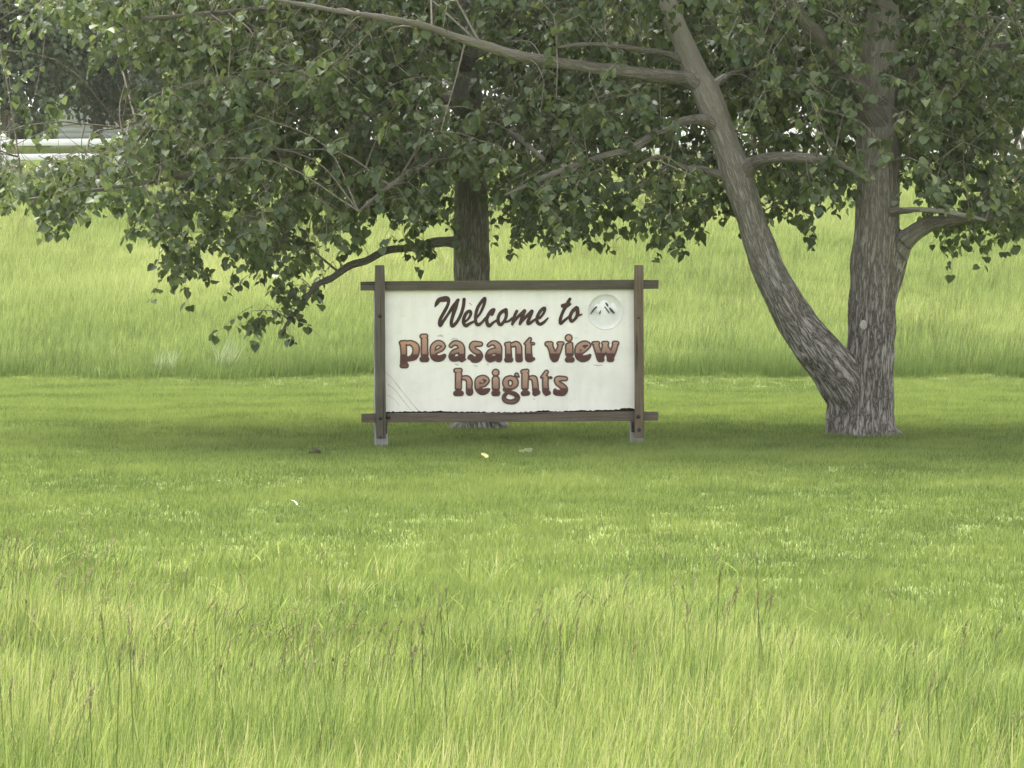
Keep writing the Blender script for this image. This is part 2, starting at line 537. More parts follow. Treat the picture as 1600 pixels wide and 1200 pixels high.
def head_tuft(name, n, rad, h0, h1, seed):
    """flowering stems: thin stalk and a narrow spike of florets on each"""
    r = np.random.default_rng(seed)
    V, T, A, mi, off = [], [], [], [], 0
    for k in range(n):
        b = np.array([r.uniform(-rad, rad), r.uniform(-rad, rad), 0.0])
        h = r.uniform(h0, h1)
        ln = np.array([r.normal(0.10, 0.09), r.normal(0, 0.08), 0]) * h
        hl = r.uniform(0.06, 0.13)
        c = [np.append(b + ln * s ** 2 + [0, 0, h * s], 0.0016) for s in (0, .4, .75, 1)]
        v, q, t = tube(np.array(c), 3, False)
        tri = np.concatenate([q[:, [0, 1, 2]], q[:, [0, 2, 3]]])
        V.append(v); T.append(tri + off); A.append(np.full(len(v), r.uniform(.3, .8))); mi.append(np.zeros(len(tri))); off += len(v)
        d = ln * 2 + [0, 0, h]; d = d / np.linalg.norm(d); d = d + np.array([r.normal(.1, .12), r.normal(0, .1), 0])
        p0 = b + ln + [0, 0, h]
        m = 14
        for j in range(m):
            s = j / (m - 1)
            p = p0 + d * hl * (s - 0.3)
            rr = 0.006 * math.sin(math.pi * (0.12 + 0.8 * s)) * r.uniform(.7, 1.3)
            an = r.uniform(0, 6.283)
            e = np.array([math.cos(an), math.sin(an), 0.8])
            sd = np.array([-math.sin(an), math.cos(an), 0]) * rr * 0.7
            v = np.array([p - sd, p + sd, p + e * rr * 1.5 + d * 0.012])
            V.append(v); T.append(np.array([[0, 1, 2]]) + off); A.append(np.full(3, r.uniform(.1, .9))); mi.append(np.ones(1)); off += 3
    me = mesh_np(name, np.concatenate(V), [np.concatenate(T)], [M['tall'], M['seed']], fmat=np.concatenate(mi))
    fattr(me, 'tint', np.concatenate(A))
    return bpy.data.objects.new(name, me)

def scatter(name, pts, idx, scale, shade, sources, label, cat=None, tilt=0.06):
    n = len(pts)
    me = bpy.data.meshes.new(name)
    me.vertices.add(n)
    me.vertices.foreach_set('co', np.asarray(pts, np.float32).ravel())
    rot = np.stack([rng.normal(0, tilt, n), rng.normal(0, tilt, n), rng.normal(0, 0.5, n)], 1)
    fattr(me, 'rot', rot, 'FLOAT_VECTOR')
    sc3 = np.stack([np.ones(n), np.ones(n), np.asarray(scale)], 1)
    fattr(me, 'scl', sc3, 'FLOAT_VECTOR')
    fattr(me, 'idx', idx, 'INT')
    fattr(me, 'shade', shade)
    me.update()
    o = obj(name, me, label=label, cat=cat, kind='stuff')
    ng = bpy.data.node_groups.new(name, 'GeometryNodeTree')
    ng.interface.new_socket('Geometry', in_out='INPUT', socket_type='NodeSocketGeometry')
    ng.interface.new_socket('Geometry', in_out='OUTPUT', socket_type='NodeSocketGeometry')
    N, L = ng.nodes, ng.links
    gi, go = N.new('NodeGroupInput'), N.new('NodeGroupOutput')
    ip = N.new('GeometryNodeInstanceOnPoints')
    jn = N.new('GeometryNodeJoinGeometry')
    for s in reversed(sources):
        oi = N.new('GeometryNodeObjectInfo')
        oi.transform_space = 'ORIGINAL'
        oi.inputs['As Instance'].default_value = True
        oi.inputs['Object'].default_value = s
        L.new(oi.outputs['Geometry'], jn.inputs[0])
    def na(nm, dt):
        a = N.new('GeometryNodeInputNamedAttribute')
        a.data_type = dt
        a.inputs['Name'].default_value = nm
        return a.outputs['Attribute']
    L.new(gi.outputs[0], ip.inputs['Points'])
    L.new(jn.outputs[0], ip.inputs['Instance'])
    ip.inputs['Pick Instance'].default_value = True
    L.new(na('idx', 'INT'), ip.inputs['Instance Index'])
    L.new(na('rot', 'FLOAT_VECTOR'), ip.inputs['Rotation'])
    L.new(na('scl', 'FLOAT_VECTOR'), ip.inputs['Scale'])
    L.new(ip.outputs[0], go.inputs[0])
    md = o.modifiers.new('tufts', 'NODES')
    md.node_group = ng
    return o

def jitter_grid(x0, x1, y0, y1, step):
    xs, ys = np.arange(x0, x1, step), np.arange(y0, y1, step)
    X, Y = np.meshgrid(xs, ys)
    p = np.stack([X.ravel(), Y.ravel()], 1)
    return p + (rng.random(p.shape) - 0.5) * step * 1.2

def inview(p, margin):
    return np.abs(p[:, 0]) < p[:, 1] * (800 / FPX) + margin

def with_z(p):
    return np.stack([p[:, 0], p[:, 1], H(p[:, 0], p[:, 1])], 1)

def n2(p, f, seed, oct=3):
    return fbm(np.stack([p[:, 0] * f, p[:, 1] * f, 0 * p[:, 0]], 1), seed, oct)

def tall_edge(x):
    """distance at which the unmown strip ends"""
    return 15.2 - 1.0 * np.clip(x, -3, 3) + 0.8 * np.sin(x * 1.3 + 0.6) + 0.4 * np.sin(x * 3.7)

def build_grass():
    T = [tuft('tall_tuft', M['tall'], 105, 0.16, 0.12, 0.44, 0.0058, 0.26, 4, 11 + k, (0.04, 0.0), (0.0, 0.95)) for k in range(5)]
    T += [head_tuft('flowering_tuft', 5, 0.16, 0.36, 0.58, 31 + k) for k in range(3)]
    p = jitter_grid(-7, 7, 5.2, 21.5, 0.13)
    p = p[inview(p, 2.2)]
    e = tall_edge(p[:, 0])
    d = (e - p[:, 1]) / 4.2 + (n2(p, 0.9, 21) - 0.5) * 1.3
    keep = rng.random(len(p)) < np.clip(d, 0, 1) ** 0.7
    keep |= (rng.random(len(p)) < 0.02) & (d > -0.9)
    p, d = p[keep], d[keep]
    idx = rng.integers(0, 5, len(p))
    hd = rng.random(len(p)) < 0.011 + 0.02 * np.clip(n2(p, 0.5, 77) - 0.5, 0, 1) * 4 + 0.09 * ((p[:, 0] < -0.4) & (d < 0.9))
    idx[hd] = rng.integers(5, 8, hd.sum())
    sc = np.where(hd, 0.06, 0) + (0.45 + 0.55 * np.clip(d, 0, 1) ** 1.2) * rng.uniform(0.8, 1.12, len(p)) * (0.82 + 0.36 * n2(p, 0.7, 5))
    scatter('tall_grass', with_z(p), idx, sc, (n2(p, 1.1, 8) - 0.5) * 0.55 + rng.normal(0, 0.10, len(p)), T, 'unmown tall yellow-green grass with brown seed heads in the foreground')
    # mown lawn
    Lw = [tuft('lawn_tuft', M['lawn'], 95, 0.15, 0.03, 0.085, 0.006, 0.5, 2, 51 + k, (0.05, 0.0), (0.1, 0.9)) for k in range(5)]
    Lw += [tuft('lawn_tuft', M['lawn'], 90, 0.15, 0.05, 0.14, 0.006, 0.5, 3, 61 + k, (0.05, 0.0), (0.25, 0.85)) for k in range(2)]
    p = jitter_grid(-13, 13, 10.5, 53.5, 0.17)
    p = p[inview(p, 3.0)]
    ft = []
    for px_, py_, Yc, rad_, num in ((1350, 684, 33.9, 0.44, 22), (595, 702, 32.0, 0.12, 5), (996, 700, 32.0, 0.12, 5)):
        c_ = P(px_, py_, Yc)
        a_ = rng.uniform(math.pi, 2 * math.pi, num)
        q_ = rad_ * rng.uniform(0.9, 1.25, num)
        ft.append(np.stack([c_[0] + np.cos(a_) * q_, Yc + np.sin(a_) * q_], 1))
    nft = sum(len(f) for f in ft)
    p = np.vstack([p] + ft)
    g = n2(p, 0.6, 14)
    idx = rng.integers(0, 5, len(p))
    lg = (rng.random(len(p)) < np.clip((19 - p[:, 1]) / 7, 0.006, 0.8) * (0.4 + g))
    idx[lg] = rng.integers(5, 7, lg.sum())
    sc = rng.uniform(0.8, 1.2, len(p)) * (0.7 + 0.6 * g)
    sc[-nft:] *= rng.uniform(0.5, 1.0, nft); idx[-nft:] = rng.integers(5, 7, nft)
    band = 0.05 * np.sin(p[:, 1] * 2.9 + 0.3 * np.sin(p[:, 0] * 0.4))
    scatter('lawn_grass', with_z(p), idx, sc, (g - 0.5) * 0.7 + (n2(p, 2.6, 19, 2) - 0.5) * 0.45 + band + rng.normal(0, 0.07, len(p)), Lw, 'short mown lawn around the sign and the trees')
    # meadow on the hill
    Hw = [tuft('meadow_tuft', M['hill'], 125, 0.32, 0.16, 0.40, 0.0075, 0.3, 3, 71 + k, (0.06, 0.0), (0.1, 0.9)) for k in range(5)]
    Hw += [head_tuft('flowering_tuft', 12, 0.3, 0.40, 0.58, 91 + k) for k in range(2)]
    p = jitter_grid(-26, 26, 50.5, 107, 0.30)
    p = p[inview(p, 4.0)]
    keep = p[:, 1] > 51.2 - 0.6 * np.sin(p[:, 0] * 0.21 + 1.0) - 0.25 * np.sin(p[:, 0] * 0.63) + rng.normal(0, 0.15, len(p)) + (n2(p, 0.8, 29) - 0.5) * 1.8
    keep &= (p[:, 1] < 80) | (rng.random(len(p)) < 0.7)
    p = p[keep]
    g = n2(p, 0.16, 44)
    idx = rng.integers(0, 5, len(p))
    hd = rng.random(len(p)) < 0.10 * np.clip((n2(p * np.array([0.5, 1.0]), 0.3, 45) - 0.42) * 4, 0, 1)
    idx[hd] = rng.integers(5, 7, hd.sum())
    scatter('meadow_grass', with_z(p), idx, rng.uniform(0.75, 1.2, len(p)) * (0.75 + 0.5 * n2(p, 0.4, 46)), (g - 0.5) * 0.5 + rng.normal(0, 0.07, len(p)) - (0.35 + 0.6 * n2(p, 0.5, 31)) * np.exp(-np.clip(p[:, 1] - 51.0, 0, 99) / 1.9), Hw, 'tall yellow-green meadow grass covering the hill behind the trees')  # hill-foot edge: greener, with the shadow on the grass face put into the tint
    return T, Lw, Hw
build_grass()

# ------------------------------------------------------------------ trees
def px_path(rows, Y):
    """rows: (px, py, distance offset, radius in px) -> x,y,z,r"""
    out = []
    for px, py, dy, r in rows:
        p = P(px, py, Y + dy)
        out.append([*p, r * (Y + dy) / FPX])
    return np.array(out)

def axis_params(verts, axes, start=None):
    best = np.full(len(verts), 1e9)
    B = np.zeros((len(verts), 3)); A = np.zeros(len(verts)); N = np.zeros((len(verts), 3))
    for k, c in enumerate(axes):
        d = np.gradient(c[:, :3], axis=0); d /= np.linalg.norm(d, axis=1)[:, None]
        s = np.concatenate([[0], np.cumsum(np.linalg.norm(np.diff(c[:, :3], axis=0), axis=1))]) + (start[k] if start else 0)
        u = np.array([0, 1.0, 0]) - d * d[:, 1:2]; u /= np.linalg.norm(u, axis=1)[:, None]
        w = np.cross(d, u)
        for a in range(0, len(verts), 20000):
            v = verts[a:a + 20000]
            D = np.linalg.norm(v[:, None] - c[None, :, :3], axis=2)
            i = np.argmin(D - c[None, :, 3], axis=1)
            m = D[np.arange(len(v)), i] - c[i, 3]
            rel = v - c[i, :3]
            cu, cw = (rel * u[i]).sum(1), (rel * w[i]).sum(1)
            r = np.hypot(cu, cw) + 1e-6
            R = np.mean(c[:, 3])
            b = np.stack([R * cu / r + 10 * k, R * cw / r, (s[i] + (rel * d[i]).sum(1)) * 0.10], 1)
            ok = m < best[a:a + 20000]
            idx = np.where(ok)[0] + a
            best[idx] = m[ok]; B[idx] = b[ok]; A[idx] = s[i][ok]
            N[idx] = (rel / (np.linalg.norm(rel, axis=1)[:, None] + 1e-6))[ok]
    return B, A, N

def build_trunk(axes, roots, parent, stubs=(), voxel=0.014, amp=0.020):
    mb = MB()
    for c in axes + roots + list(stubs):
        v, q, t = tube(c, 20)
        mb.add(v, q, t)
    tmp = obj('tmp', mb.mesh('tmp', []))
    md = tmp.modifiers.new('r', 'REMESH'); md.mode = 'VOXEL'; md.voxel_size = voxel; md.adaptivity = 0
    sm = tmp.modifiers.new('s', 'SMOOTH'); sm.factor = 0.5; sm.iterations = 9
    dg = bpy.context.evaluated_depsgraph_get()
    me = bpy.data.meshes.new_from_object(tmp.evaluated_get(dg))
    bpy.data.objects.remove(tmp)
    n = len(me.vertices)
    V = np.zeros(n * 3, np.float32); me.vertices.foreach_get('co', V); V = V.reshape(-1, 3).astype(float)
    B, A, N = axis_params(V, axes + list(stubs), [0] * len(axes) + [2.6] * len(stubs))
    wv = B + 0.03 * (fbm(B * 6, 2, 2)[:, None] - 0.5)
    rd = np.abs(fbm(wv * np.array([21, 21, 21]), 9, 3) - 0.5) * 4.5
    lump = fbm(V * 2.2, 4, 2) - 0.5
    fade = np.clip(1.15 - A / 5.0, 0.35, 1)
    V += N * ((np.clip(rd, 0, 1) - 0.5) * amp * fade + lump * 0.05)[:, None]
    me.vertices.foreach_set('co', V.astype(np.float32).ravel())
    fattr(me, 'bark', B, 'FLOAT_VECTOR')
    fattr(me, 'along', np.clip((A - 1.2) / 3.2, 0, 1))
    me.materials.clear(); me.materials.append(M['bark'])
    me.polygons.foreach_set('use_smooth', np.ones(len(me.polygons), bool))
    me.update()
    return obj('trunk', me, parent)

def limb(c, parent, name='branch', mat=None):
    c = catmull(c, 0.06)
    c[:, :3] += (fbm(c[:, :3] * 3, 6, 2)[:, None] - 0.5) * 0.02
    v, q, t = tube(c, 12)
    B, A, N = axis_params(v, [c])
    v = v + N * ((fbm(B * 30, 3, 2) - 0.5) * 0.006 + (fbm(v * 5, 8, 2) - 0.5) * 0.02 * np.clip(c[:, 3].mean() / 0.05, 0, 1))[:, None]
    me = mesh_np(name, v, [q, np.array(t)], [mat or M['limb']], True)
    fattr(me, 'bark', B, 'FLOAT_VECTOR')
    fattr(me, 'along', np.clip(A / 3, 0, 1))
    obj(name, me, parent)
    return c

YA, YB = 35.8, 33.9
A_BASE, B_BASE = P(745, 676, YA), P(1350, 684, YB)
A_BASE[2], B_BASE[2] = H(A_BASE[0], A_BASE[1]), H(B_BASE[0], B_BASE[1])

tree_a = obj('poplar_tree', None, label='poplar tree whose trunk stands right behind the white welcome sign', cat='tree', group='poplars beside the sign')
tree_b = obj('poplar_tree', None, label='forked poplar tree with two stems, one leaning left, right of the sign', cat='tree', group='poplars beside the sign')

def root_rows(base, ang, r0, ln, rise):
    d = np.array([math.cos(ang), math.sin(ang), 0])
    return np.array([[*(base + d * 0.05 + [0, 0, rise]), r0], [*(base + d * ln * 0.5 + [0, 0, rise * 0.35]), r0 * 0.85], [*(base + d * ln + [0, 0, -0.03]), r0 * 0.45]])

ax_a = catmull(px_path([(749, 690, 0, 42), (748, 664, 0, 37), (743, 620, 0, 32), (739, 520, 0, 29), (737, 420, 0, 28), (736, 310, 0.05, 26.5), (732, 200, 0.1, 22), (728, 110, 0.1, 20), (726, 50, 0.1, 21), (722, -60, 0.2, 16), (716, -250, 0.2, 13), (715, -520, 0.2, 8), (716, -760, 0.2, 3)], YA), 0.08)
fork_a = catmull(px_path([(727, 70, 0.1, 12), (708, 30, 0.0, 13), (690, -10, -0.1, 12.5), (650, -120, -0.2, 10), (610, -300, -0.3, 6), (590, -450, -0.3, 3)], YA), 0.08)
bA = np.array(ax_a[0, :3]); bA[2] = A_BASE[2]

trunk_b = catmull(px_path([(1350, 700, 0, 52), (1350, 668, 0, 49), (1355, 620, 0, 43), (1360, 560, 0, 38), (1363, 500, 0, 36.5), (1367, 420, 0, 38), (1371, 340, 0, 36), (1372, 260, 0.05, 33), (1371, 180, 0.1, 31), (1375, 90, 0.1, 28), (1382, 0, 0.1, 25), (1388, -150, 0.1, 19), (1392, -350, 0.1, 12), (1394, -600, 0.1, 6), (1396, -760, 0.1, 3)], YB), 0.08)
stem_b = catmull(px_path([(1345, 655, 0.05, 38), (1318, 600, -0.05, 38), (1277, 545, -0.15, 34), (1236, 490, -0.22, 30), (1203, 425, -0.3, 26), (1178, 355, -0.35, 24), (1155, 285, -0.4, 24.5), (1133, 220, -0.45, 22), (1105, 150, -0.5, 21.5), (1080, 95, -0.5, 17.5), (1052, 30, -0.55, 16.5), (1028, -40, -0.6, 16), (990, -180, -0.6, 12), (960, -360, -0.6, 7), (950, -480, -0.6, 3)], YB), 0.08)
butt = catmull(px_path([(1322, 702, 0, 32), (1321, 660, 0, 31), (1322, 625, -0.02, 31), (1313, 588, -0.05, 31)], YB), 0.05)
bB = np.array(trunk_b[0, :3]); bB[2] = B_BASE[2]
bulge = catmull(px_path([(1385, 470, 0, 14), (1398, 420, -0.02, 17), (1408, 385, -0.05, 17), (1424, 365, -0.1, 13)], YB), 0.05)

limbs_a = [px_path(r, YA) for r in (
    [(712, 379, -0.1, 7), (682, 378, -0.2, 6.5), (650, 386, -0.3, 6), (605, 391, -0.4, 6.2), (572, 407, -0.5, 5.6), (545, 416, -0.6, 5.8), (515, 437, -0.7, 5), (494, 446, -0.8, 4.6), (470, 480, -0.9, 3.6), (452, 500, -0.95, 2.8), (438, 524, -1.0, 1.6)],
    [(733, 262, 0, 11), (650, 238, -0.5, 9), (540, 225, -0.9, 8), (420, 245, -1.2, 6), (330, 268, -1.4, 4.5), (200, 290, -1.5, 3.5), (40, 312, -1.6, 2)],
    [(730, 170, 0, 11), (640, 130, 0.6, 9), (500, 105, 1.0, 7), (380, 120, 1.3, 5), (260, 170, 1.4, 3), (190, 200, 1.4, 2)],
    [(733, 225, 0.1, 9), (800, 205, 0.8, 8), (880, 210, 1.5, 6), (970, 240, 2.0, 4), (1040, 280, 2.3, 2)],
    [(734, 240, -0.2, 10), (700, 240, -1.2, 8), (660, 260, -2.2, 6), (610, 290, -3.0, 4), (560, 330, -3.4, 2)],
    [(734, 210, -0.2, 9), (770, 200, -1.2, 7), (810, 215, -2.2, 5), (850, 250, -2.8, 3)],
    [(733, 200, 0.2, 9), (700, 190, 1.4, 8), (640, 200, 2.6, 5), (560, 230, 3.4, 3)],
    [(729, 100, 0, 10), (640, 40, -0.8, 8), (500, 10, -1.6, 6), (340, 20, -2.2, 4), (220, 30, -2.4, 2.5)],
    [(722, 30, 0, 9), (800, -30, 0.8, 7), (900, -60, 1.4, 4), (1000, -40, 1.8, 2)],
)]
limbs_b = [px_path(r, YB) for r in (
    [(1106, 146, -0.5, 15), (1080, 126, -0.56, 14), (1045, 119, -0.65, 13), (960, 110, -0.9, 12), (880, 99, -1.1, 11), (800, 84, -1.4, 10), (720, 60, -1.7, 8.5), (655, 38, -1.9, 7), (560, 22, -2.2, 5.5), (430, 0, -2.5, 3.5), (330, -20, -2.8, 2)],
    [(1126, 200, -0.48, 10), (1100, 188, -0.62, 9.5), (1075, 188, -0.75, 9), (1030, 205, -0.9, 8.5), (985, 233, -1.0, 8), (935, 246, -1.1, 6), (850, 278, -1.2, 5), (790, 305, -1.3, 3)],
    [(1152, 288, -0.42, 16), (1172, 260, -0.5, 14), (1205, 247, -0.9, 11), (1260, 246, -1.0, 9), (1310, 255, -1.2, 6), (1360, 285, -1.4, 3)],
    [(1412, 378, -0.1, 13), (1432, 361, -0.15, 12), (1455, 350, -0.2, 10.5), (1490, 343, -0.3, 9), (1560, 338, -0.5, 6), (1680, 325, -0.8, 3)],
    [(1395, 330, -0.2, 7), (1440, 328, -0.5, 5.5), (1490, 333, -0.7, 5), (1540, 345, -0.9, 3)],
    [(1150, 280, -0.42, 6), (1100, 266, -0.5, 5), (1070, 262, -0.8, 4.5), (1030, 245, -0.9, 3), (990, 262, -1.0, 2)],
    [(1078, 98, -0.5, 6), (1045, 85, -0.6, 5), (990, 75, -1.0, 4), (920, 68, -1.2, 3), (870, 74, -1.4, 2)],
    [(1371, 190, 0, 15), (1335, 130, -0.3, 14), (1290, 70, -0.5, 12), (1245, 15, -0.7, 10), (1200, -60, -0.9, 7), (1150, -140, -1, 3)],
    [(1376, 160, 0, 12), (1440, 105, 0.3, 9), (1540, 75, 0.5, 6), (1660, 70, 0.6, 4), (1760, 90, 0.6, 2)],
    [(1374, 220, 0.2, 12), (1420, 190, 1.4, 9), (1500, 200, 2.6, 6), (1600, 240, 3.4, 3)],
    [(1371, 215, 0.1, 12), (1320, 180, 1.2, 9), (1250, 190, 2.4, 6), (1180, 230, 3.2, 3)],
    [(1100, 145, -0.5, 5), (1150, 112, -0.2, 4), (1200, 110, 0.3, 3), (1240, 130, 0.8, 2)],
)]
for k_, f_ in ((0, .80), (1, .82), (2, .85), (4, .75)):
    limbs_b[k_][:, 3] *= f_
def stub(c):
    c = catmull(c, 0.05)[:8].copy()
    c[:, 3] *= np.linspace(1.35, 0.96, len(c))
    return c
build_trunk([ax_a, fork_a], [catmull(root_rows(bA, a, 0.13, l, 0.22), 0.05) for a, l in ((3.3, .34), (4.1, .32), (4.9, .30), (5.7, .36), (0.2, .32), (1.8, .2))], tree_a, [stub(c) for c in limbs_a])
build_trunk([trunk_b, stem_b], [bulge, butt] + [catmull(root_rows(bB, a, r, l, h), 0.05) for a, r, l, h in ((3.2, .15, .40, .22), (3.9, .15, .36, .24), (4.5, .13, .36, .2), (5.0, .16, .32, .30), (5.8, .15, .34, .34), (6.2, .12, .40, .30), (1.5, .16, .3, .3))], tree_b, [stub(c) for c in limbs_b])
nodes_a = [limb(c, tree_a) for c in limbs_a]
nodes_b = [limb(c, tree_b, mat=M['pale_limb'] if k == 4 else None) for k, c in enumerate(limbs_b)]
def bark_scar(px, py, w, h):
    c = P(px, py, YB - 36.5 * YB / FPX - 0.012)
    t = np.arange(14) / 14 * 2 * math.pi
    rr = 1 + 0.25 * (vnoise(np.stack([np.cos(t) * 2, np.sin(t) * 2, 0 * t + 3], 1), 4) - .5)
    V = [[math.cos(a) * w * k * q, 0.02 if k > .9 else (0 if k > .5 else 0.006), math.sin(a) * h * k * q] for k in (1.0, .72, .4) for a, q in zip(t, rr)] + [[0, 0.010, 0]]
    Q = [[i * 14 + j, i * 14 + (j + 1) % 14, (i + 1) * 14 + (j + 1) % 14, (i + 1) * 14 + j] for i in (0, 1) for j in range(14)]
    T = [[28 + j, 28 + (j + 1) % 14, 42] for j in range(14)]
    o = obj('branch_scar', mesh_np('branch_scar', np.array(V) + c, [np.array(Q), np.array(T)], [M['scar']], True), tree_b, label='pale round branch scar on the upright stem')
bark_scar(1349, 508, 0.040, 0.050)

# crown: where twigs grow.  LOW is the drooping underside of the two crowns, as (px, py) at their distance
LOW = np.array([(-300, 345), (-60, 345), (0, 338), (60, 352), (110, 358), (180, 335), (235, 372), (262, 430), (292, 458), (325, 420), (345, 392), (380, 420), (410, 438), (440, 432), (470, 446), (505, 420), (555, 372), (605, 362), (650, 375), (690, 372), (712, 350), (770, 352), (800, 380), (860, 392), (915, 380), (955, 345), (1000, 360), (1035, 392), (1075, 372), (1135, 352), (1160, 322), (1200, 365), (1255, 358), (1285, 325), (1330, 325), (1345, 335), (1425, 322), (1450, 330), (1480, 385), (1510, 392), (1540, 372), (1570, 385), (1605, 402), (1700, 380), (1900, 370)], float)
HOLES = [(952, 218, 26, 12, .9), (1000, 242, 22, 14, .8), (1058, 255, 30, 26, .85), (1075, 292, 26, 18, .85), (1300, 300, 55, 22, .75), (1490, 258, 26, 16, .7), (1515, 270, 22, 18, .7), (975, 322, 26, 18, .7), (1430, 312, 26, 14, .8), (620, 250, 14, 14, .6), (560, 395, 45, 14, .8), (345, 440, 45, 60, .8), (1160, 330, 30, 40, .5), (1215, 300, 26, 30, .5), (870, 262, 26, 14, .5)]

def gap(x, y):
    k = np.zeros(len(x))
    for cx, cy, rx, ry, a in HOLES:
        k = np.maximum(k, a * np.exp(-(((x - cx) / rx) ** 2 + ((y - cy) / ry) ** 2) ** 1.5))
    # the open corner at upper left, through which the far trees show
    xr = np.interp(y, [-100, 20, 60, 110, 150, 195, 232, 245], [60, 105, 250, 310, 275, 205, 185, -60])
    k = np.where((x < xr) & (y < 243), np.clip((xr - x) / 40, 0, 1) * 0.97, k)
    return k

CLEAR = [([(1190, 400), (1152, 280), (1130, 210), (1100, 140)], 58, .97, 34.2), ([(1095, 130), (1045, 15)], 46, .8, 34.2), ([(1100, 135), (1045, 119), (960, 110), (880, 99), (800, 84), (720, 60)], 34, .9, 33.9), ([(720, 60), (650, 38), (560, 22), (430, 0)], 26, .85, 33), ([(1130, 190), (1078, 188), (1030, 205), (985, 233), (935, 246)], 34, .9, 34), ([(1155, 270), (1205, 247), (1262, 246)], 32, .9, 34), ([(1370, 400), (1370, 265)], 48, .92, 34.6), ([(1372, 240), (1375, 20)], 40, .6, 34.6), ([(737, 420), (737, 310)], 50, .96, 36.2), ([(728, 140), (715, 0)], 48, .85, 36.2), ([(1412, 378), (1470, 346)], 30, .9, 35), ([(1440, 328), (1490, 333)], 24, .9, 34.2), ([(700, 378), (605, 393), (545, 417), (500, 445)], 42, .9, 41), ([(1330, 120), (1240, 15)], 30, .6, 34.4)]

def sample_crown(n):
    x = rng.uniform(-170, 1770, n); y = rng.uniform(-90, 480, n)
    Y = rng.triangular(31.6, 34.2, 40.0, n)
    lo = np.interp(x, LOW[:, 0], LOW[:, 1])
    # depth makes the skirt ragged: only part of the twigs reach the lowest line
    ok = y < lo - 34 - 16 * rng.random(n)
    far = np.abs(Y - 35.2) / 4.6
    ok &= (lo - y) > 30 + 150 * far ** 2 * rng.random(n)
    p = PV(x, y, Y)
    cl = fbm(p * np.array([1.5, 1.0, 1.8]), 33, 2)
    ok &= rng.random(n) < np.clip((cl - 0.31) * 4.2, 0.06, 1)
    ok &= rng.random(n) > gap(x, y)
    # stems and big limbs stand clear of the leaves on their near side
    for c, w, pr, near in CLEAR:
        c = np.asarray(c, float)
        d = np.full(n, 1e9)
        for a, b in zip(c[:-1], c[1:]):
            ab = b - a
            t = np.clip(((x - a[0]) * ab[0] + (y + 22 - a[1]) * ab[1]) / (ab @ ab), 0, 1)
            d = np.minimum(d, np.hypot(x - a[0] - t * ab[0], y + 22 - a[1] - t * ab[1]))
        ok &= ~((d < w) & (Y < near) & (rng.random(n) < pr))
    return p[ok], x[ok], y[ok]

anch, ax_, ay_ = sample_crown(17000)
anch = anch[:5600]
# clumps that hang clear of the crown
extra = [(x, y, Y) for x, y, Y in ((560, 372, 35.2), (520, 408, 35.0), (500, 430, 35.1), (474, 440, 34.9), (612, 368, 35.3), (444, 470, 34.9), (418, 476, 34.9), (432, 484, 34.8), (460, 446, 34.8), (285, 385, 34.9), (300, 395, 34.8), (276, 392, 35.0), (292, 410, 34.9), (310, 388, 35.1), (395, 478, 35.0), (405, 492, 34.9), (392, 486, 35.1), (428, 500, 34.9), (440, 498, 35.0), (455, 465, 35.1), (470, 455, 35.1), (482, 452, 35.0), (410, 420, 35.2), (425, 405, 35.0), (440, 425, 35.2), (455, 430, 35.0), (640, 372, 34.0), (652, 366, 33.9), (662, 372, 34.1), (630, 368, 34.2), (905, 345, 35.0), (1030, 350, 35), (1035, 358, 34.8), (1225, 328, 34.2), (1240, 318, 34.3), (1210, 330, 34.4), (1252, 326, 34.2), (1490, 352, 34.2), (1500, 356, 34), (1582, 362, 34), (1590, 366, 34.2), (120, 322, 34), (80, 318, 34.4), (60, 315, 34))]
anch = np.vstack([anch, PV(np.array([e[0] for e in extra], float), np.array([e[1] for e in extra], float), np.array([e[2] for e in extra]))])

def leaf_template():
    v = np.array([(0, 0.04, 0), (-0.27, -0.06, .03), (-0.50, 0.22, .10), (-0.40, 0.60, .07), (0.03, 0.98, -.12), (0.37, 0.62, .05), (0.50, 0.24, .08), (0.26, -0.05, .02), (0, 0.38, -0.05), (-0.012, -0.42, 0.03), (0.012, -0.42, 0.03)], float)
    t = [(8, i, (i + 1) % 8) for i in range(8)] + [(9, 10, 0)]
    return v, np.array(t)
LV, LT = leaf_template()

def frames(tip, nrm):
    tip = tip / np.linalg.norm(tip, axis=1)[:, None]
    n = nrm - tip * (nrm * tip).sum(1)[:, None]
    n /= np.linalg.norm(n, axis=1)[:, None] + 1e-9
    s = np.cross(tip, n)
    return np.stack([s, tip, n], 2)       # columns

def leaves_mesh(pos, R, size, tint, name):
    n = len(pos)
    loc = np.repeat(LV[None], n, 0)
    loc[:, :, 0] *= rng.uniform(0.72, 1.12, n)[:, None]
    loc[:, :, 2] += loc[:, :, 1] ** 2 * rng.normal(-0.08, 0.16, n)[:, None] + np.abs(loc[:, :, 0]) * rng.normal(0.05, 0.22, n)[:, None]
    v = np.einsum('nij,nkj->nki', R, loc) * size[:, None, None] + pos[:, None]
    k = len(LV)
    t = (np.arange(n)[:, None, None] * k + LT[None]).reshape(-1, 3)
    me = mesh_np(name, v.reshape(-1, 3), [t], [M['leaf']])
    fattr(me, 'tint', np.repeat(tint, k))
    return me

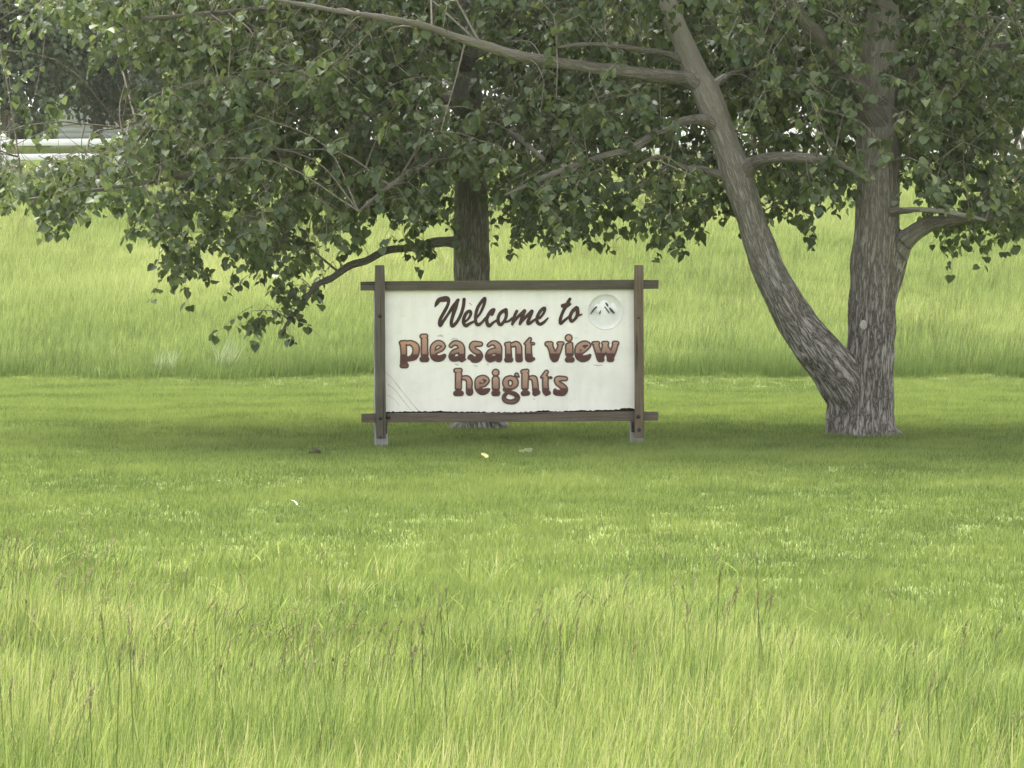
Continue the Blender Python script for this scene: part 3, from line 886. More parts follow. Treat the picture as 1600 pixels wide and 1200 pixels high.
def grow(tree, lims, trunks, anchors):
    """joins every twig to the limbs by two generations of branches, hangs leaves on the twigs"""
    N0 = np.concatenate([np.hstack([c[::3, :3], c[::3, 3:4]]) for c in lims + trunks])
    mb = MB()
    def connect(ends, nodes, r_end, cap, sides, sag):
        new = []
        for e in ends:
            D = np.linalg.norm(nodes[:, :3] - e, axis=1) + 0.6 * np.maximum(0, nodes[:, 2] - e[2]) * 0
            i = int(np.argmin(D))
            b = nodes[i]
            L = D[i]
            if L < 0.03: continue
            m = (b[:3] + e) / 2 + np.array([rng.normal(0, .08), rng.normal(0, .08), sag]) * L
            r0 = min(b[3] * 0.75, cap, r_end + 0.006 * L + 0.002)
            c = catmull(np.array([[*b[:3], r0], [*m, (r0 + r_end) / 2], [*e, r_end]]), max(0.12, L / 8))
            v, q, t = tube(c, sides, False)
            mb.add(v, q, t)
            new.append(c[1:])
        return np.concatenate([nodes] + new) if new else nodes
    A = anchors[rng.permutation(len(anchors))]
    n1, n2_ = len(A) // 26, len(A) // 5
    d0 = np.array([np.min(np.linalg.norm(N0[:, :3] - a, axis=1)) for a in A[:n1 * 2]])
    sec = A[:n1 * 2][np.argsort(-d0)[:n1]]
    sec = sec[np.argsort([np.min(np.linalg.norm(N0[:, :3] - a, axis=1)) for a in sec])]
    nd = connect(sec, N0, 0.0045, 0.02, 6, 0.12)
    ter = A[:n2_]
    ter = ter[np.argsort([np.min(np.linalg.norm(nd[:, :3] - a, axis=1)) for a in ter])]
    nd = connect(ter, nd, 0.003, 0.008, 5, 0.10)
    nd = connect(A[n2_:], nd, 0.0026, 0.004, 3, 0.06)
    # leafy hanging twig ends
    LP, LR, LS, LTi = [], [], [], []
    cx = np.array([lims[0][:, 0].mean(), lims[0][:, 1].mean()])
    for a in anchors:
        L = rng.uniform(0.22, 0.50)
        out = rng.normal(0, 1, 3); out[2] = rng.normal(-0.55, 0.35); out /= np.linalg.norm(out)
        k = np.linspace(0, 1, 4)[:, None]
        c = a + out * L * k + np.array([0, 0, -0.30]) * L * k ** 2
        v, q, t = tube(np.hstack([c, 0.0042 - 0.0022 * k]), 3, False)
        mb.add(v, q, t)
        n = rng.integers(9, 15)
        s = rng.random(n) ** 0.8
        p = a + out * L * s[:, None] + np.array([0, 0, -0.30]) * L * (s[:, None] ** 2)
        od = rng.normal(0, 1, (n, 3)); od[:, 2] = 0
        od /= np.linalg.norm(od, axis=1)[:, None] + 1e-9
        tip = od * rng.uniform(0.2, 1.1, (n, 1)) + np.array([0, 0, -1.0]) * rng.uniform(0.15, 1.1, (n, 1))
        nr = od * rng.uniform(0.3, 1.0, (n, 1)) + np.array([0, 0, 1.0]) * rng.uniform(0.1, 1.0, (n, 1)) + rng.normal(0, .35, (n, 3))
        size = rng.uniform(0.046, 0.112, n)
        tp = tip / np.linalg.norm(tip, axis=1)[:, None]
        LP.append(p + tp * size[:, None] * 0.42); LR.append(frames(tip, nr)); LS.append(size)
        base = rng.uniform(0.15, 0.85)
        LTi.append(np.clip(base + rng.normal(0, 0.16, n) + (rng.random(n) < 0.05) * 0.5, 0, 1))
    me = mb.mesh('twigs', [M['twig']], True)
    o = obj('twigs', me, tree, kind='stuff')
    return [np.concatenate(x) for x in (LP, LR, LS, LTi)]

def upper_crown(cx, cy, n):
    """the part of the crown above the picture: same leaves, coarser"""
    P_, R_ = [], []
    d = rng.normal(0, 1, (n, 3)); d /= np.linalg.norm(d, axis=1)[:, None]
    r = rng.random(n) ** 0.4
    p = np.array([cx, cy, 7.6]) + d * r[:, None] * np.array([4.6, 4.3, 3.2])
    p = p[(p[:, 2] > 5.15) & (fbm(p * 1.1, 61, 2) > 0.43)]
    m = len(p)
    tip = rng.normal(0, .6, (m, 3)); tip[:, 2] -= 1
    nr = rng.normal(0, .6, (m, 3)); nr[:, 2] += .8
    return p, frames(tip, nr), rng.uniform(0.16, 0.28, m), rng.uniform(0.2, 0.8, m)

# each twig belongs to the tree whose limbs are nearer
na_all = np.concatenate([c[::4, :3] for c in nodes_a] + [ax_a[::3, :3]])
nb_all = np.concatenate([c[::4, :3] for c in nodes_b] + [trunk_b[::3, :3], stem_b[::3, :3]])
dA = np.array([np.min(np.linalg.norm(na_all - a, axis=1)) for a in anch])
dB = np.array([np.min(np.linalg.norm(nb_all - a, axis=1)) for a in anch])
isA = dA < dB

leaf_variants = []
for k in range(8):
    v = LV.copy(); v[:, 2] += 0.04 * np.sin(v[:, 1] * 3 + k); v[:, 0] *= 0.9 + 0.03 * k
    me = mesh_np('leaf', v, [LT], [M['leaf']])
    fattr(me, 'tint', np.full(len(LV), 0.25 + 0.075 * k))
    leaf_variants.append(me)

def finish_crown(tree, lims, trunks, anchors, up):
    pos, R, S, T = grow(tree, lims, trunks, anchors)
    px, py = to_px(pos)
    # the 290 leaves that show largest: the front-most ones, spread over the picture
    inn = np.where((px > 6) & (px < 1594) & (py > 6))[0]
    lo = np.interp(px, LOW[:, 0], LOW[:, 1])
    face = np.abs(R[:, 1, 2])
    score = (pos[:, 1] - 31) / 3.0 - S * 12 - face * 1.2 - 1.5 * np.clip(1 - (lo - py) / 60, 0, 1)
    cell = (px // 26).astype(int) * 1000 + (py // 26).astype(int)
    pick, seen = [], set()
    for i in inn[np.argsort(score[inn])]:
        if cell[i] in seen: continue
        seen.add(cell[i]); pick.append(i)
        if len(pick) == 290: break
    mask = np.ones(len(pos), bool); mask[pick] = False
    for i in pick:
        o = obj('leaf', leaf_variants[rng.integers(0, 8)], tree)
        m = Matrix(((R[i] * S[i])).tolist()).to_4x4(); m.translation = Vector(pos[i])
        o.matrix_local = m
    P2 = np.concatenate([pos[mask], up[0]]); R2 = np.concatenate([R[mask], up[1]])
    S2 = np.concatenate([S[mask], up[2]]); T2 = np.concatenate([T[mask], up[3]])
    obj('crown', leaves_mesh(P2, R2, S2, T2, 'crown'), tree, kind='stuff')
finish_crown(tree_a, nodes_a, [ax_a, fork_a], anch[isA], upper_crown(A_BASE[0] - 0.6, A_BASE[1], 5000))
finish_crown(tree_b, nodes_b, [trunk_b, stem_b], anch[~isA], upper_crown(B_BASE[0] - 0.3, B_BASE[1], 5000))

# ------------------------------------------------------------------ welcome sign
SY = 32.0
PXM = FPX / SY
sign_o = P(797, 700, SY)
sign = obj('welcome_sign', None, label='white painted welcome sign in a dark timber frame on the lawn', cat='sign', loc=(sign_o[0], SY, 0.0))
sign.rotation_euler = (0, math.radians(-0.3), math.radians(2.0))
def sx(px): return (px - 797.0) / PXM
def sz(py): return (700.0 - py) / PXM

def plank(name, px0, px1, py0, py1, y0, y1, mat, bev=0.006):
    """a timber whose edges wander a little"""
    x0, x1, z1, z0 = sx(px0), sx(px1), sz(py0), sz(py1)
    v, q, t = box_verts(x0, x1, y0, y1, z0, z1, bev)
    long_x = (x1 - x0) > (z1 - z0)
    n = 14
    # re-mesh along its length so that it can bow and wear
    prof = [(-1 + .12, -1), (1 - .12, -1), (1, -1 + .12), (1, 1 - .12), (1 - .12, 1), (-1 + .12, 1), (-1, 1 - .12), (-1, -1 + .12)]
    V, Q, T = [], [], []
    for i in range(n + 1):
        s = i / n
        for (a, b) in prof:
            sh = 1.0 if 0 < i < n else 0.94
            yy = (y0 + y1) / 2 + a * sh * (y1 - y0) / 2
            if long_x: V.append([x0 + (x1 - x0) * s, yy, (z0 + z1) / 2 + b * sh * (z1 - z0) / 2])
            else: V.append([(x0 + x1) / 2 + b * sh * (x1 - x0) / 2, yy, z0 + (z1 - z0) * s])
    V = np.array(V)
    w = fbm(V * np.array([2.2, 9, 2.2]) + px0 * 0.37, 5, 3) - 0.5
    w2 = fbm(V * 1.3 + py0 * 0.21, 15, 2) - 0.5
    V[:, 2 if long_x else 0] += w * 0.006 + w2 * 0.008
    m = len(prof)
    for i in range(n):
        for k in range(m):
            Q.append([i * m + k, i * m + (k + 1) % m, (i + 1) * m + (k + 1) % m, (i + 1) * m + k])
    me = bpy.data.meshes.new(name)
    me.from_pydata(V.tolist(), [], Q + [list(range(m))[::-1], [n * m + k for k in range(m)]])
    me.materials.append(mat)
    return obj(name, me, sign)

plank('rail', 565, 1030, 438, 452.5, -0.062, -0.022, M['wood_x'])
plank('rail', 565, 1029, 644, 658.5, -0.062, -0.022, M['wood_x2'])
plank('upright', 587.5, 603, 413, 683, -0.104, -0.064, M['wood_z'])
u2 = plank('upright', 991.5, 1006, 415, 685, -0.104, -0.064, M['wood_zr'])
u2['label'] = 'browner right upright board'
plank('post', 585, 606, 446, 712, 0.004, 0.09, M['post'])
plank('post', 986, 1006.5, 446, 708, 0.004, 0.09, M['post'])
plank('spacer', 588.5, 605, 660.5, 676, -0.060, 0.002, M['rot'])
plank('spacer', 987, 1004.5, 660.5, 676, -0.060, 0.002, M['rot'])

def bolt(px, py, y, r=0.016):
    c = np.array([[sx(px), y + 0.02, sz(py), r * 1.25], [sx(px), y - 0.002, sz(py), r * 1.25], [sx(px), y - 0.0021, sz(py), r], [sx(px), y - 0.010, sz(py), r * 0.8]])
    v, q, t = tube(c, 8)
    obj('bolt', mesh_np('bolt', v, [q, np.array(t)], [M['bolt']]), sign)
for a in ((595, 492, -0.104), (595, 651, -0.104), (998, 672, -0.104), (607, 650, -0.062, 0.02), (998, 497, -0.104, 0.009), (594.5, 681, -0.104, .012), (997, 651, -0.104, .018)):
    bolt(*a)

# --- flat painted / routed shapes from stroke fields (marching triangles on a small grid)
def strokes_sdf(strokes, X, Z):
    d = np.full(X.shape, 1e9)
    for s in strokes:
        s = np.asarray(s, float)
        if len(s) == 1:
            d = np.minimum(d, np.hypot(X - s[0, 0], Z - s[0, 1]) - s[0, 2]); continue
        if len(s) > 2:
            c = catmull(np.column_stack([s[:, 0], s[:, 1], 0 * s[:, 0], s[:, 2]]), 2.0)[:, [0, 1, 3]]
        else: c = s
        for a, b in zip(c[:-1], c[1:]):
            ab = b[:2] - a[:2]
            L2 = (ab ** 2).sum() + 1e-9
            t = np.clip(((X - a[0]) * ab[0] + (Z - a[1]) * ab[1]) / L2, 0, 1)
            d = np.minimum(d, np.hypot(X - a[0] - t * ab[0], Z - a[1] - t * ab[1]) - (a[2] + t * (b[2] - a[2])))
    return d

def march(D, X, Z, level, yf, yb):
    """region D<level as front face at yf plus side walls back to yb; returns verts (n,3 in px,y,py), tris"""
    D = D - level
    V, T = [], []
    ny, nx = D.shape
    neg = D < 0
    c4 = neg[:-1, :-1].astype(int) + neg[1:, :-1] + neg[:-1, 1:] + neg[1:, 1:]
    full = np.argwhere(c4 == 4)
    for j, i in full:
        k = len(V)
        V += [(X[j, i], yf, Z[j, i]), (X[j, i + 1], yf, Z[j, i + 1]), (X[j + 1, i + 1], yf, Z[j + 1, i + 1]), (X[j + 1, i], yf, Z[j + 1, i])]
        T += [(k, k + 2, k + 1), (k, k + 3, k + 2)]
    for j, i in np.argwhere((c4 > 0) & (c4 < 4)):
        cs = [(j, i), (j, i + 1), (j + 1, i + 1), (j + 1, i)]
        for tri in ((0, 1, 2), (0, 2, 3)):
            p = [cs[a] for a in tri]
            poly, cut = [], []
            for a in range(3):
                u, w = p[a], p[(a + 1) % 3]
                du, dw = D[u], D[w]
                if du < 0: poly.append((X[u], Z[u]))
                if (du < 0) != (dw < 0):
                    f = du / (du - dw)
                    q = (X[u] + f * (X[w] - X[u]), Z[u] + f * (Z[w] - Z[u]))
                    poly.append(q); cut.append(q)
            if len(poly) >= 3:
                k = len(V)
                V += [(a, yf, b) for a, b in poly]
                for a in range(1, len(poly) - 1): T.append((k, k + a + 1, k + a))
            if len(cut) == 2:
                k = len(V)
                V += [(cut[0][0], yf, cut[0][1]), (cut[1][0], yf, cut[1][1]), (cut[1][0], yb, cut[1][1]), (cut[0][0], yb, cut[0][1])]
                T += [(k, k + 1, k + 2), (k, k + 2, k + 3)]
    return np.array(V), np.array(T)

def to_sign(v):
    return np.stack([(v[:, 0] - 797.0) / PXM, v[:, 1], (700.0 - v[:, 2]) / PXM], 1)

# board: white panel with a routed round recess, its lower edge rotted ragged
BY = -0.019
def build_board():
    st = 1.5
    xs, zs = np.arange(597, 999.1, st), np.arange(447, 648.1, st)
    X, Z = np.meshgrid(xs, zs)
    rag = np.interp(xs, [597, 660, 690, 700, 740, 770, 830, 850, 880, 900, 955, 962, 968, 975, 985, 999], [641.5, 641.5, 641, 642.5, 642, 643.5, 643, 641.5, 643, 641.8, 641.5, 639.8, 640.5, 638.2, 638.6, 640.6])
    rag = rag + (vnoise(np.stack([xs * 0.35, 0 * xs, 0 * xs], 1), 3) - 0.5) * 2.0
    circ = np.hypot(X - 947, Z - 487.5) - 27.0
    D = np.maximum(np.maximum(np.maximum(597.5 - X, X - 998.5), np.maximum(447.5 - Z, Z - rag[None])), -circ)
    V, T = march(D, X, Z, 0, BY, BY + 0.016)
    board = obj('board', mesh_np('board', to_sign(V), [T], [M['board']]), sign)
    # dark backing that shows where the lower edge has rotted away
    v, q, t = box_verts(sx(598), sx(998), BY + 0.0165, 0.001, sz(652), sz(450), 0.001)
    mb = MB(); mb.add(v, q, t)
    obj('backing', mb.mesh('backing', [M['rot']]), sign)
    return board
board = build_board()

def rel_mesh(name, strokes, mat, yf, yb, parent, cell=0.6, pad=2.0, level=0.0):
    a = np.concatenate([np.asarray(s, float) for s in strokes])
    r = a[:, 2].max() + pad
    xs, zs = np.arange(a[:, 0].min() - r, a[:, 0].max() + r, cell), np.arange(a[:, 1].min() - r, a[:, 1].max() + r, cell)
    X, Z = np.meshgrid(xs, zs)
    V, T = march(strokes_sdf(strokes, X, Z), X, Z, level, yf, yb)
    return obj(name, mesh_np(name, to_sign(V), [T], [mat]), parent)

# emblem: a shallow dish with a raised mountain
def build_emblem():
    c = np.array([sx(947), 0, sz(487.5)])
    n, V, Q = 48, [], []
    prof = [(28.4, BY - 0.0008), (28.0, BY - 0.003), (27.3, BY - 0.003), (26.6, BY + 0.002), (25.4, BY + 0.009), (20, BY + 0.0125), (8, BY + 0.0145)]
    for r, y in prof:
        for k in range(n):
            a = k / n * 2 * math.pi
            V.append([c[0] + math.cos(a) * r / PXM, y, c[2] + math.sin(a) * r / PXM])
    for i in range(len(prof) - 1):
        for k in range(n):
            Q.append([i * n + k, i * n + (k + 1) % n, (i + 1) * n + (k + 1) % n, (i + 1) * n + k])
    V.append([c[0], BY + 0.0155, c[2]])
    T = [[(len(prof) - 1) * n + k, (len(prof) - 1) * n + (k + 1) % n, len(V) - 1] for k in range(n)]
    e = obj('emblem', mesh_np('emblem', V, [np.array(Q), np.array(T)], [M['emblem']], True), sign)
    # three snowy peaks
    def relief(name, outline, mat, top, yb, ridge):
        """faceted relief: outline polygon fanned to ridge points"""
        pts = np.array([[sx(a), yb, sz(b)] for a, b in outline])
        rp = np.array([[sx(a), top, sz(b)] for a, b in ridge])
        mb = MB()
        v = np.vstack([pts, rp]); m = len(pts)
        tr = []
        near = [int(np.argmin(np.linalg.norm(rp[:, [0, 2]] - p[[0, 2]], axis=1))) for p in pts]
        for k in range(m):
            k2 = (k + 1) % m
            tr.append([k, m + near[k], k2])
            if near[k] != near[k2]: tr.append([k2, m + near[k], m + near[k2]])
        mb.add(v, [], tr)
        return obj(name, mb.mesh(name, [mat]), e)
    yb = BY + 0.014
    relief('peak', [(935, 480), (940, 471), (945, 469), (950, 470), (956, 478), (962, 490), (955, 494), (940, 494), (936, 490)], M['snow'], yb - 0.014, yb, [(946, 474), (947, 484)])
    relief('peak', [(925, 489), (929, 480), (933, 475), (938, 476), (940, 484), (938, 492), (930, 488)], M['snow'], yb - 0.011, yb, [(934, 480), (935, 486)])
    relief('peak', [(953, 480), (957, 473), (961, 474), (967, 484), (969, 490), (962, 491), (956, 486)], M['snow'], yb - 0.011, yb, [(960, 479), (962, 486)])
    for s in ([[924.5, 490, .8], [929, 484, 1.4], [933.5, 479.5, .9]], [[948, 474, 1.0], [950, 477, 1.6], [951, 479, .8]], [[954, 482, 1.2], [957, 486, 2.0], [961, 489.5, .9]], [[946, 480, .8], [950, 485, 1.0], [953, 489.5, .7]], [[938, 490, 1.1], [939.5, 486, .6]]):
        rel_mesh('rock_streak', [s], M['rock'], yb - 0.0165, yb - 0.006, e, 0.45)
build_emblem()

# --- lettering
def Z1(ox, oy, s, strokes):
    return [[(ox + a[0] / s, oy + a[1] / s, a[2] / s) for a in st] for st in strokes]
k1 = 13.333; k2 = 1600 / 140.0; k6 = 16.0
SCRIPT = [
 Z1(670, 455, k1, [[(143, 312, 12), (180, 245, 40), (232, 172, 48), (330, 152, 60), (395, 150, 58), (428, 190, 36), (405, 290, 34), (330, 430, 36), (245, 590, 36), (250, 695, 40), (310, 620, 32), (420, 460, 30), (520, 310, 38), (628, 172, 34)],
                    [(610, 190, 38), (565, 340, 46), (520, 480, 38), (482, 630, 36), (502, 712, 38), (585, 645, 34), (680, 480, 34), (735, 300, 36), (750, 160, 36)]]),
 Z1(670, 455, k1, [[(780, 620, 22), (850, 550, 26), (890, 455, 32), (868, 402, 32), (800, 440, 36), (742, 560, 36), (740, 660, 36), (788, 708, 38), (860, 668, 32), (950, 622, 24)]]),
 Z1(670, 455, k1, [[(1020, 540, 22), (1095, 430, 26), (1165, 270, 32), (1185, 140, 32), (1120, 200, 34), (1030, 340, 34), (990, 500, 34), (992, 640, 34), (1042, 690, 36), (1120, 640, 28), (1200, 545, 24)]]),
 Z1(670, 455, k1, [[(1325, 465, 44), (1370, 378, 36), (1300, 420, 38), (1222, 560, 36), (1232, 670, 38), (1272, 712, 38), (1350, 650, 28), (1440, 590, 22)]]),
 Z1(780, 455, k2, [[(130, 330, 36), (50, 370, 32), (-2, 450, 30), (-5, 555, 32), (42, 592, 30), (105, 520, 28), (138, 430, 30), (130, 335, 36)], [(110, 545, 20), (180, 530, 20), (245, 475, 22)]]),
 Z1(780, 455, k2, [[(325, 352, 27), (280, 450, 28), (245, 585, 24)], [(258, 560, 22), (345, 455, 26), (465, 345, 30)], [(462, 350, 34), (420, 460, 30), (380, 578, 26)], [(395, 560, 22), (470, 475, 26), (595, 352, 30)], [(592, 360, 35), (560, 455, 30), (520, 555, 30), (545, 578, 26), (620, 525, 24), (690, 482, 22)]]),
 Z1(780, 455, k2, [[(735, 480, 22), (800, 400, 24), (830, 322, 26), (812, 297, 26), (750, 350, 30), (690, 460, 30), (690, 550, 30), (742, 588, 30), (812, 550, 26), (882, 478, 14)]]),
 Z1(780, 455, k2, [[(1275, 142, 28), (1220, 240, 34), (1150, 370, 28), (1105, 490, 30), (1106, 578, 28), (1180, 520, 24), (1262, 452, 22)], [(1148, 262, 38), (1210, 256, 44), (1284, 232, 20)]]),
 Z1(780, 455, k2, [[(1392, 300, 36), (1320, 360, 32), (1277, 460, 30), (1302, 540, 28), (1372, 490, 26), (1412, 400, 34), (1402, 310, 38)], [(1400, 442, 22), (1440, 432, 18), (1488, 415, 13)]]),
]
BLOCK = [
 Z1(620, 515, k1, [[(110, 258, 60), (190, 252, 60)], [(145, 280, 80), (155, 450, 74), (152, 600, 76), (155, 690, 84)], [(122, 732, 58), (205, 732, 58)], [(235, 262, 62), (310, 260, 64), (400, 330, 84), (412, 440, 82), (372, 540, 80), (285, 588, 58), (200, 590, 58)]]),
 Z1(620, 515, k1, [[(540, 125, 60), (612, 120, 60)], [(590, 200, 82), (588, 330, 80), (590, 500, 86)], [(545, 600, 65), (625, 600, 65)]]),
 Z1(620, 515, k1, [[(815, 455, 52), (930, 395, 58), (985, 330, 55), (930, 275, 66), (850, 268, 68), (772, 340, 70), (760, 450, 70), (790, 550, 80), (870, 590, 72), (950, 570, 65), (1000, 530, 45)]]),
 Z1(620, 515, k1, [[(1140, 322, 54), (1200, 270, 60), (1290, 276, 66), (1350, 350, 80), (1360, 480, 80), (1365, 595, 72)], [(1300, 420, 66), (1190, 460, 62), (1150, 550, 70), (1190, 600, 60), (1290, 590, 56)], [(1380, 600, 50), (1430, 610, 26)]]),
 Z1(730, 515, k1, [[(285, 292, 60), (230, 290, 66), (145, 295, 76), (112, 355, 74), (160, 430, 66), (235, 470, 70), (272, 540, 75), (222, 602, 75), (140, 618, 66), (85, 560, 62), (50, 580, 42)]]),
 Z1(730, 515, k1, [[(455, 318, 46), (520, 272, 56), (600, 282, 66), (660, 360, 80), (668, 480, 76), (665, 602, 76)], [(600, 430, 74), (490, 460, 70), (446, 550, 74), (480, 610, 70), (570, 590, 60)]]),
 Z1(730, 515, k1, [[(828, 300, 55), (888, 290, 55)], [(865, 330, 72), (868, 450, 74), (872, 560, 80)], [(835, 622, 60), (912, 622, 60)], [(950, 312, 58), (1030, 292, 66), (1080, 350, 76), (1085, 480, 78), (1087, 600, 80)], [(1070, 622, 60), (1112, 622, 58)]]),
 Z1(730, 515, k1, [[(1318, 192, 45), (1270, 270, 62), (1195, 292, 18)], [(1285, 310, 76), (1285, 480, 80), (1297, 595, 86)], [(1330, 292, 36), (1390, 290, 38)], [(1340, 612, 66), (1392, 605, 36)]]),
 Z1(850, 515, k1, [[(78, 298, 64), (152, 298, 64)], [(130, 330, 72), (172, 430, 74), (212, 550, 92), (226, 606, 80)], [(318, 290, 52), (390, 290, 52)], [(352, 330, 60), (322, 420, 66), (272, 530, 74), (242, 600, 80)]]),
 Z1(850, 515, k1, [[(525, 175, 86)], [(500, 320, 48), (570, 305, 55)], [(535, 360, 92), (540, 500, 92)], [(500, 630, 60), (592, 630, 60)]]),
 Z1(850, 515, k1, [[(760, 500, 55), (900, 392, 52), (955, 322, 46), (890, 288, 60), (810, 300, 66), (730, 370, 76), (712, 480, 72), (740, 570, 76), (820, 612, 76), (910, 590, 66), (962, 545, 40)], [(800, 390, 66), (820, 400, 60)]]),
 Z1(850, 515, k1, [[(1042, 290, 48), (1130, 290, 54)], [(1100, 340, 76), (1130, 440, 76), (1180, 590, 84)], [(1255, 292, 56), (1322, 290, 54)], [(1290, 340, 76), (1262, 440, 72), (1215, 540, 66)], [(1320, 400, 66), (1382, 520, 82), (1395, 605, 80)], [(1478, 292, 58), (1532, 292, 56)], [(1492, 340, 70), (1462, 440, 72), (1420, 540, 74)], [(1170, 630, 58), (1215, 630, 58)], [(1370, 630, 56), (1420, 630, 56)]]),
]
BLOCK2 = [
 Z1(700, 565, k6, [[(208, 208, 70), (310, 205, 70)], [(272, 300, 96), (268, 450, 94), (266, 640, 96)], [(205, 780, 74), (332, 780, 72)], [(400, 392, 66), (490, 400, 78), (540, 490, 90), (535, 640, 88), (545, 750, 98)]]),
 Z1(700, 565, k6, [[(790, 590, 70), (920, 560, 66), (1000, 462, 60), (940, 400, 72), (860, 390, 76), (760, 450, 86), (742, 580, 80), (762, 680, 80), (850, 742, 86), (950, 730, 76), (1022, 688, 44)], [(850, 480, 76), (870, 490, 70)]]),
 Z1(700, 565, k6, [[(1200, 265, 102)], [(1200, 440, 106), (1200, 650, 106)], [(1162, 780, 80), (1240, 780, 78)]]),
 Z1(790, 565, k6, [[(130, 398, 72), (230, 450, 88), (245, 560, 88), (150, 648, 62), (45, 625, 82), (5, 520, 90), (40, 430, 80), (130, 398, 72)], [(285, 325, 64), (335, 370, 30)], [(-10, 690, 60), (100, 760, 52), (230, 805, 64), (308, 890, 64), (240, 980, 70), (100, 1000, 64), (-20, 950, 62), (-32, 860, 56), (40, 770, 48)]]),
 Z1(790, 565, k6, [[(440, 250, 70), (540, 235, 70)], [(500, 330, 104), (494, 450, 100), (490, 640, 98)], [(450, 792, 68), (552, 786, 66)], [(640, 402, 64), (720, 420, 86), (748, 560, 88), (755, 700, 90)], [(745, 790, 76), (815, 770, 64)]]),
 Z1(790, 565, k6, [[(1030, 260, 64), (960, 350, 62), (900, 392, 36)], [(1005, 400, 88), (1000, 560, 88), (1012, 740, 92)], [(1035, 780, 84), (1085, 780, 56)], [(1080, 402, 34), (1142, 400, 40)]]),
 Z1(790, 565, k6, [[(1505, 430, 68), (1400, 422, 76), (1300, 445, 86), (1300, 530, 72), (1400, 600, 86), (1478, 690, 96), (1440, 780, 86), (1330, 780, 80), (1262, 770, 74), (1245, 715, 48)]]),
]
def lettering():
    for k, st in enumerate(SCRIPT):
        rel_mesh('letter', st, M['script'], BY - 0.004 - 0.0012 * (k % 3), BY + 0.001, sign, 0.6)
    for word, top, bot in ((BLOCK, 520, 577), (BLOCK2, 568, 628)):
        brk = 552 if word is BLOCK else 606
        for k, st in enumerate(word):
            a = np.concatenate([np.asarray(s, float) for s in st])
            r = a[:, 2].max() + 2
            cell = 0.65
            xs, zs = np.arange(a[:, 0].min() - r, a[:, 0].max() + r, cell), np.arange(a[:, 1].min() - r, a[:, 1].max() + r, cell)
            X, Z = np.meshgrid(xs, zs)
            D = strokes_sdf(st, X, Z)
            dk = 0.0012 * (k % 2)
            V1, T1 = march(D, X, Z, 0.0, BY - 0.004 - dk, BY + 0.001)
            V2, T2 = march(D, X, Z, -2.4, BY - 0.0075 - dk, BY - 0.0035)
            V = np.concatenate([V1, V2]); T = np.concatenate([T1, T2 + len(V1)])
            me = mesh_np('letter', to_sign(V), [T], [M['edge'], M['fade']], fmat=np.concatenate([np.zeros(len(T1)), np.ones(len(T2))]))
            g = np.interp(V[:, 2], [top, brk - 1.0, brk + 1.0, bot], [0.0, 0.54, 0.64, 1.0])
            fattr(me, 'grad', g)
            fattr(me, 'warm', np.clip(1 - (V[:, 0] - 625) / 70, 0, 1) if word is BLOCK else 0 * V[:, 0])
            obj('letter', me, sign)
lettering()

# wear on the board: lifted paint edges in the lower left corner, mildew smears under the letters
for s, r in (([(603.5, 580.5), (612, 588), (625, 605), (640, 624), (654, 640.5)], .55), ([(607, 599), (618, 608), (630, 624), (643, 640)], .5), ([(606, 616), (616, 622), (624, 632)], .4)):
    rel_mesh('paint_crack', [[(a, b, r * (0.7 + 0.6 * random.random())) for a, b in s]], M['grime'], BY - 0.0012, BY + 0.001, board, 0.5)
for s in ([(685, 524, 1.2), (690, 523, 1.6), (694, 526, .8)], [(706, 530, 1.0), (711, 528, 1.4), (716, 529, .6)], [(712, 568, 1.0), (716, 569, 1.5)], [(741, 570, .8), (746, 571.5, .9)], [(762, 568.5, 1.2), (764, 570, .8)], [(928, 570.5, .7), (936, 571.5, .9), (942, 571, .6)], [(735, 473, 1.2), (738, 476, 1.0)], [(801, 509, .5), (803, 511.5, .6)], [(833, 623, .8), (836, 624, .9)], [(899, 528.5, .8), (903, 528, .9)]):
    rel_mesh('mildew_smear', [s], M['mildew'], BY - 0.0009, BY + 0.001, board, 0.5)

# ------------------------------------------------------------------ fallen leaves and litter on the lawn
def litter(px, py, size, mat, label, cat, n, name, seed):
    r = np.random.default_rng(seed)
    Y = FPX * CAM_H / (py - 430.0)
    c = P(px, py, Y)
    z = H(c[0], c[1]) + 0.045
    v = LV.copy()
    v[:, 2] += 0.18 * np.abs(v[:, 0]) + r.normal(0, .05, len(v))
    a = r.uniform(0, 6.28)
    R = np.array(Matrix.Rotation(a, 3, 'Z') @ Matrix.Rotation(r.uniform(0.5, 0.9), 3, 'X'))
    v = (v @ R.T) * size
    o = obj(name, mesh_np(name, v, [LT], [mat]), label=label, cat=cat, loc=(c[0], c[1], z + 0.02))
litter(748, 731, 0.06, M['yellow_leaf'], 'smaller left one of two yellow fallen leaves in front of the sign', 'leaf', 1, 'fallen_leaf', 1)
litter(760, 730, 0.075, M['yellow_leaf'], 'larger right one of two yellow fallen leaves in front of the sign', 'leaf', 1, 'fallen_leaf', 2)
litter(815, 720, 0.06, M['white_leaf'], 'left pale scrap of two lying in the grass below the sign', 'litter', 1, 'paper_scrap', 3)
litter(826, 719, 0.08, M['white_leaf'], 'right pale upright scrap of two lying in the grass below the sign', 'litter', 1, 'paper_scrap', 4)
litter(464, 804, 0.065, M['white_leaf'], 'white scrap lying alone on the lawn left of the sign', 'litter', 1, 'paper_scrap', 5)

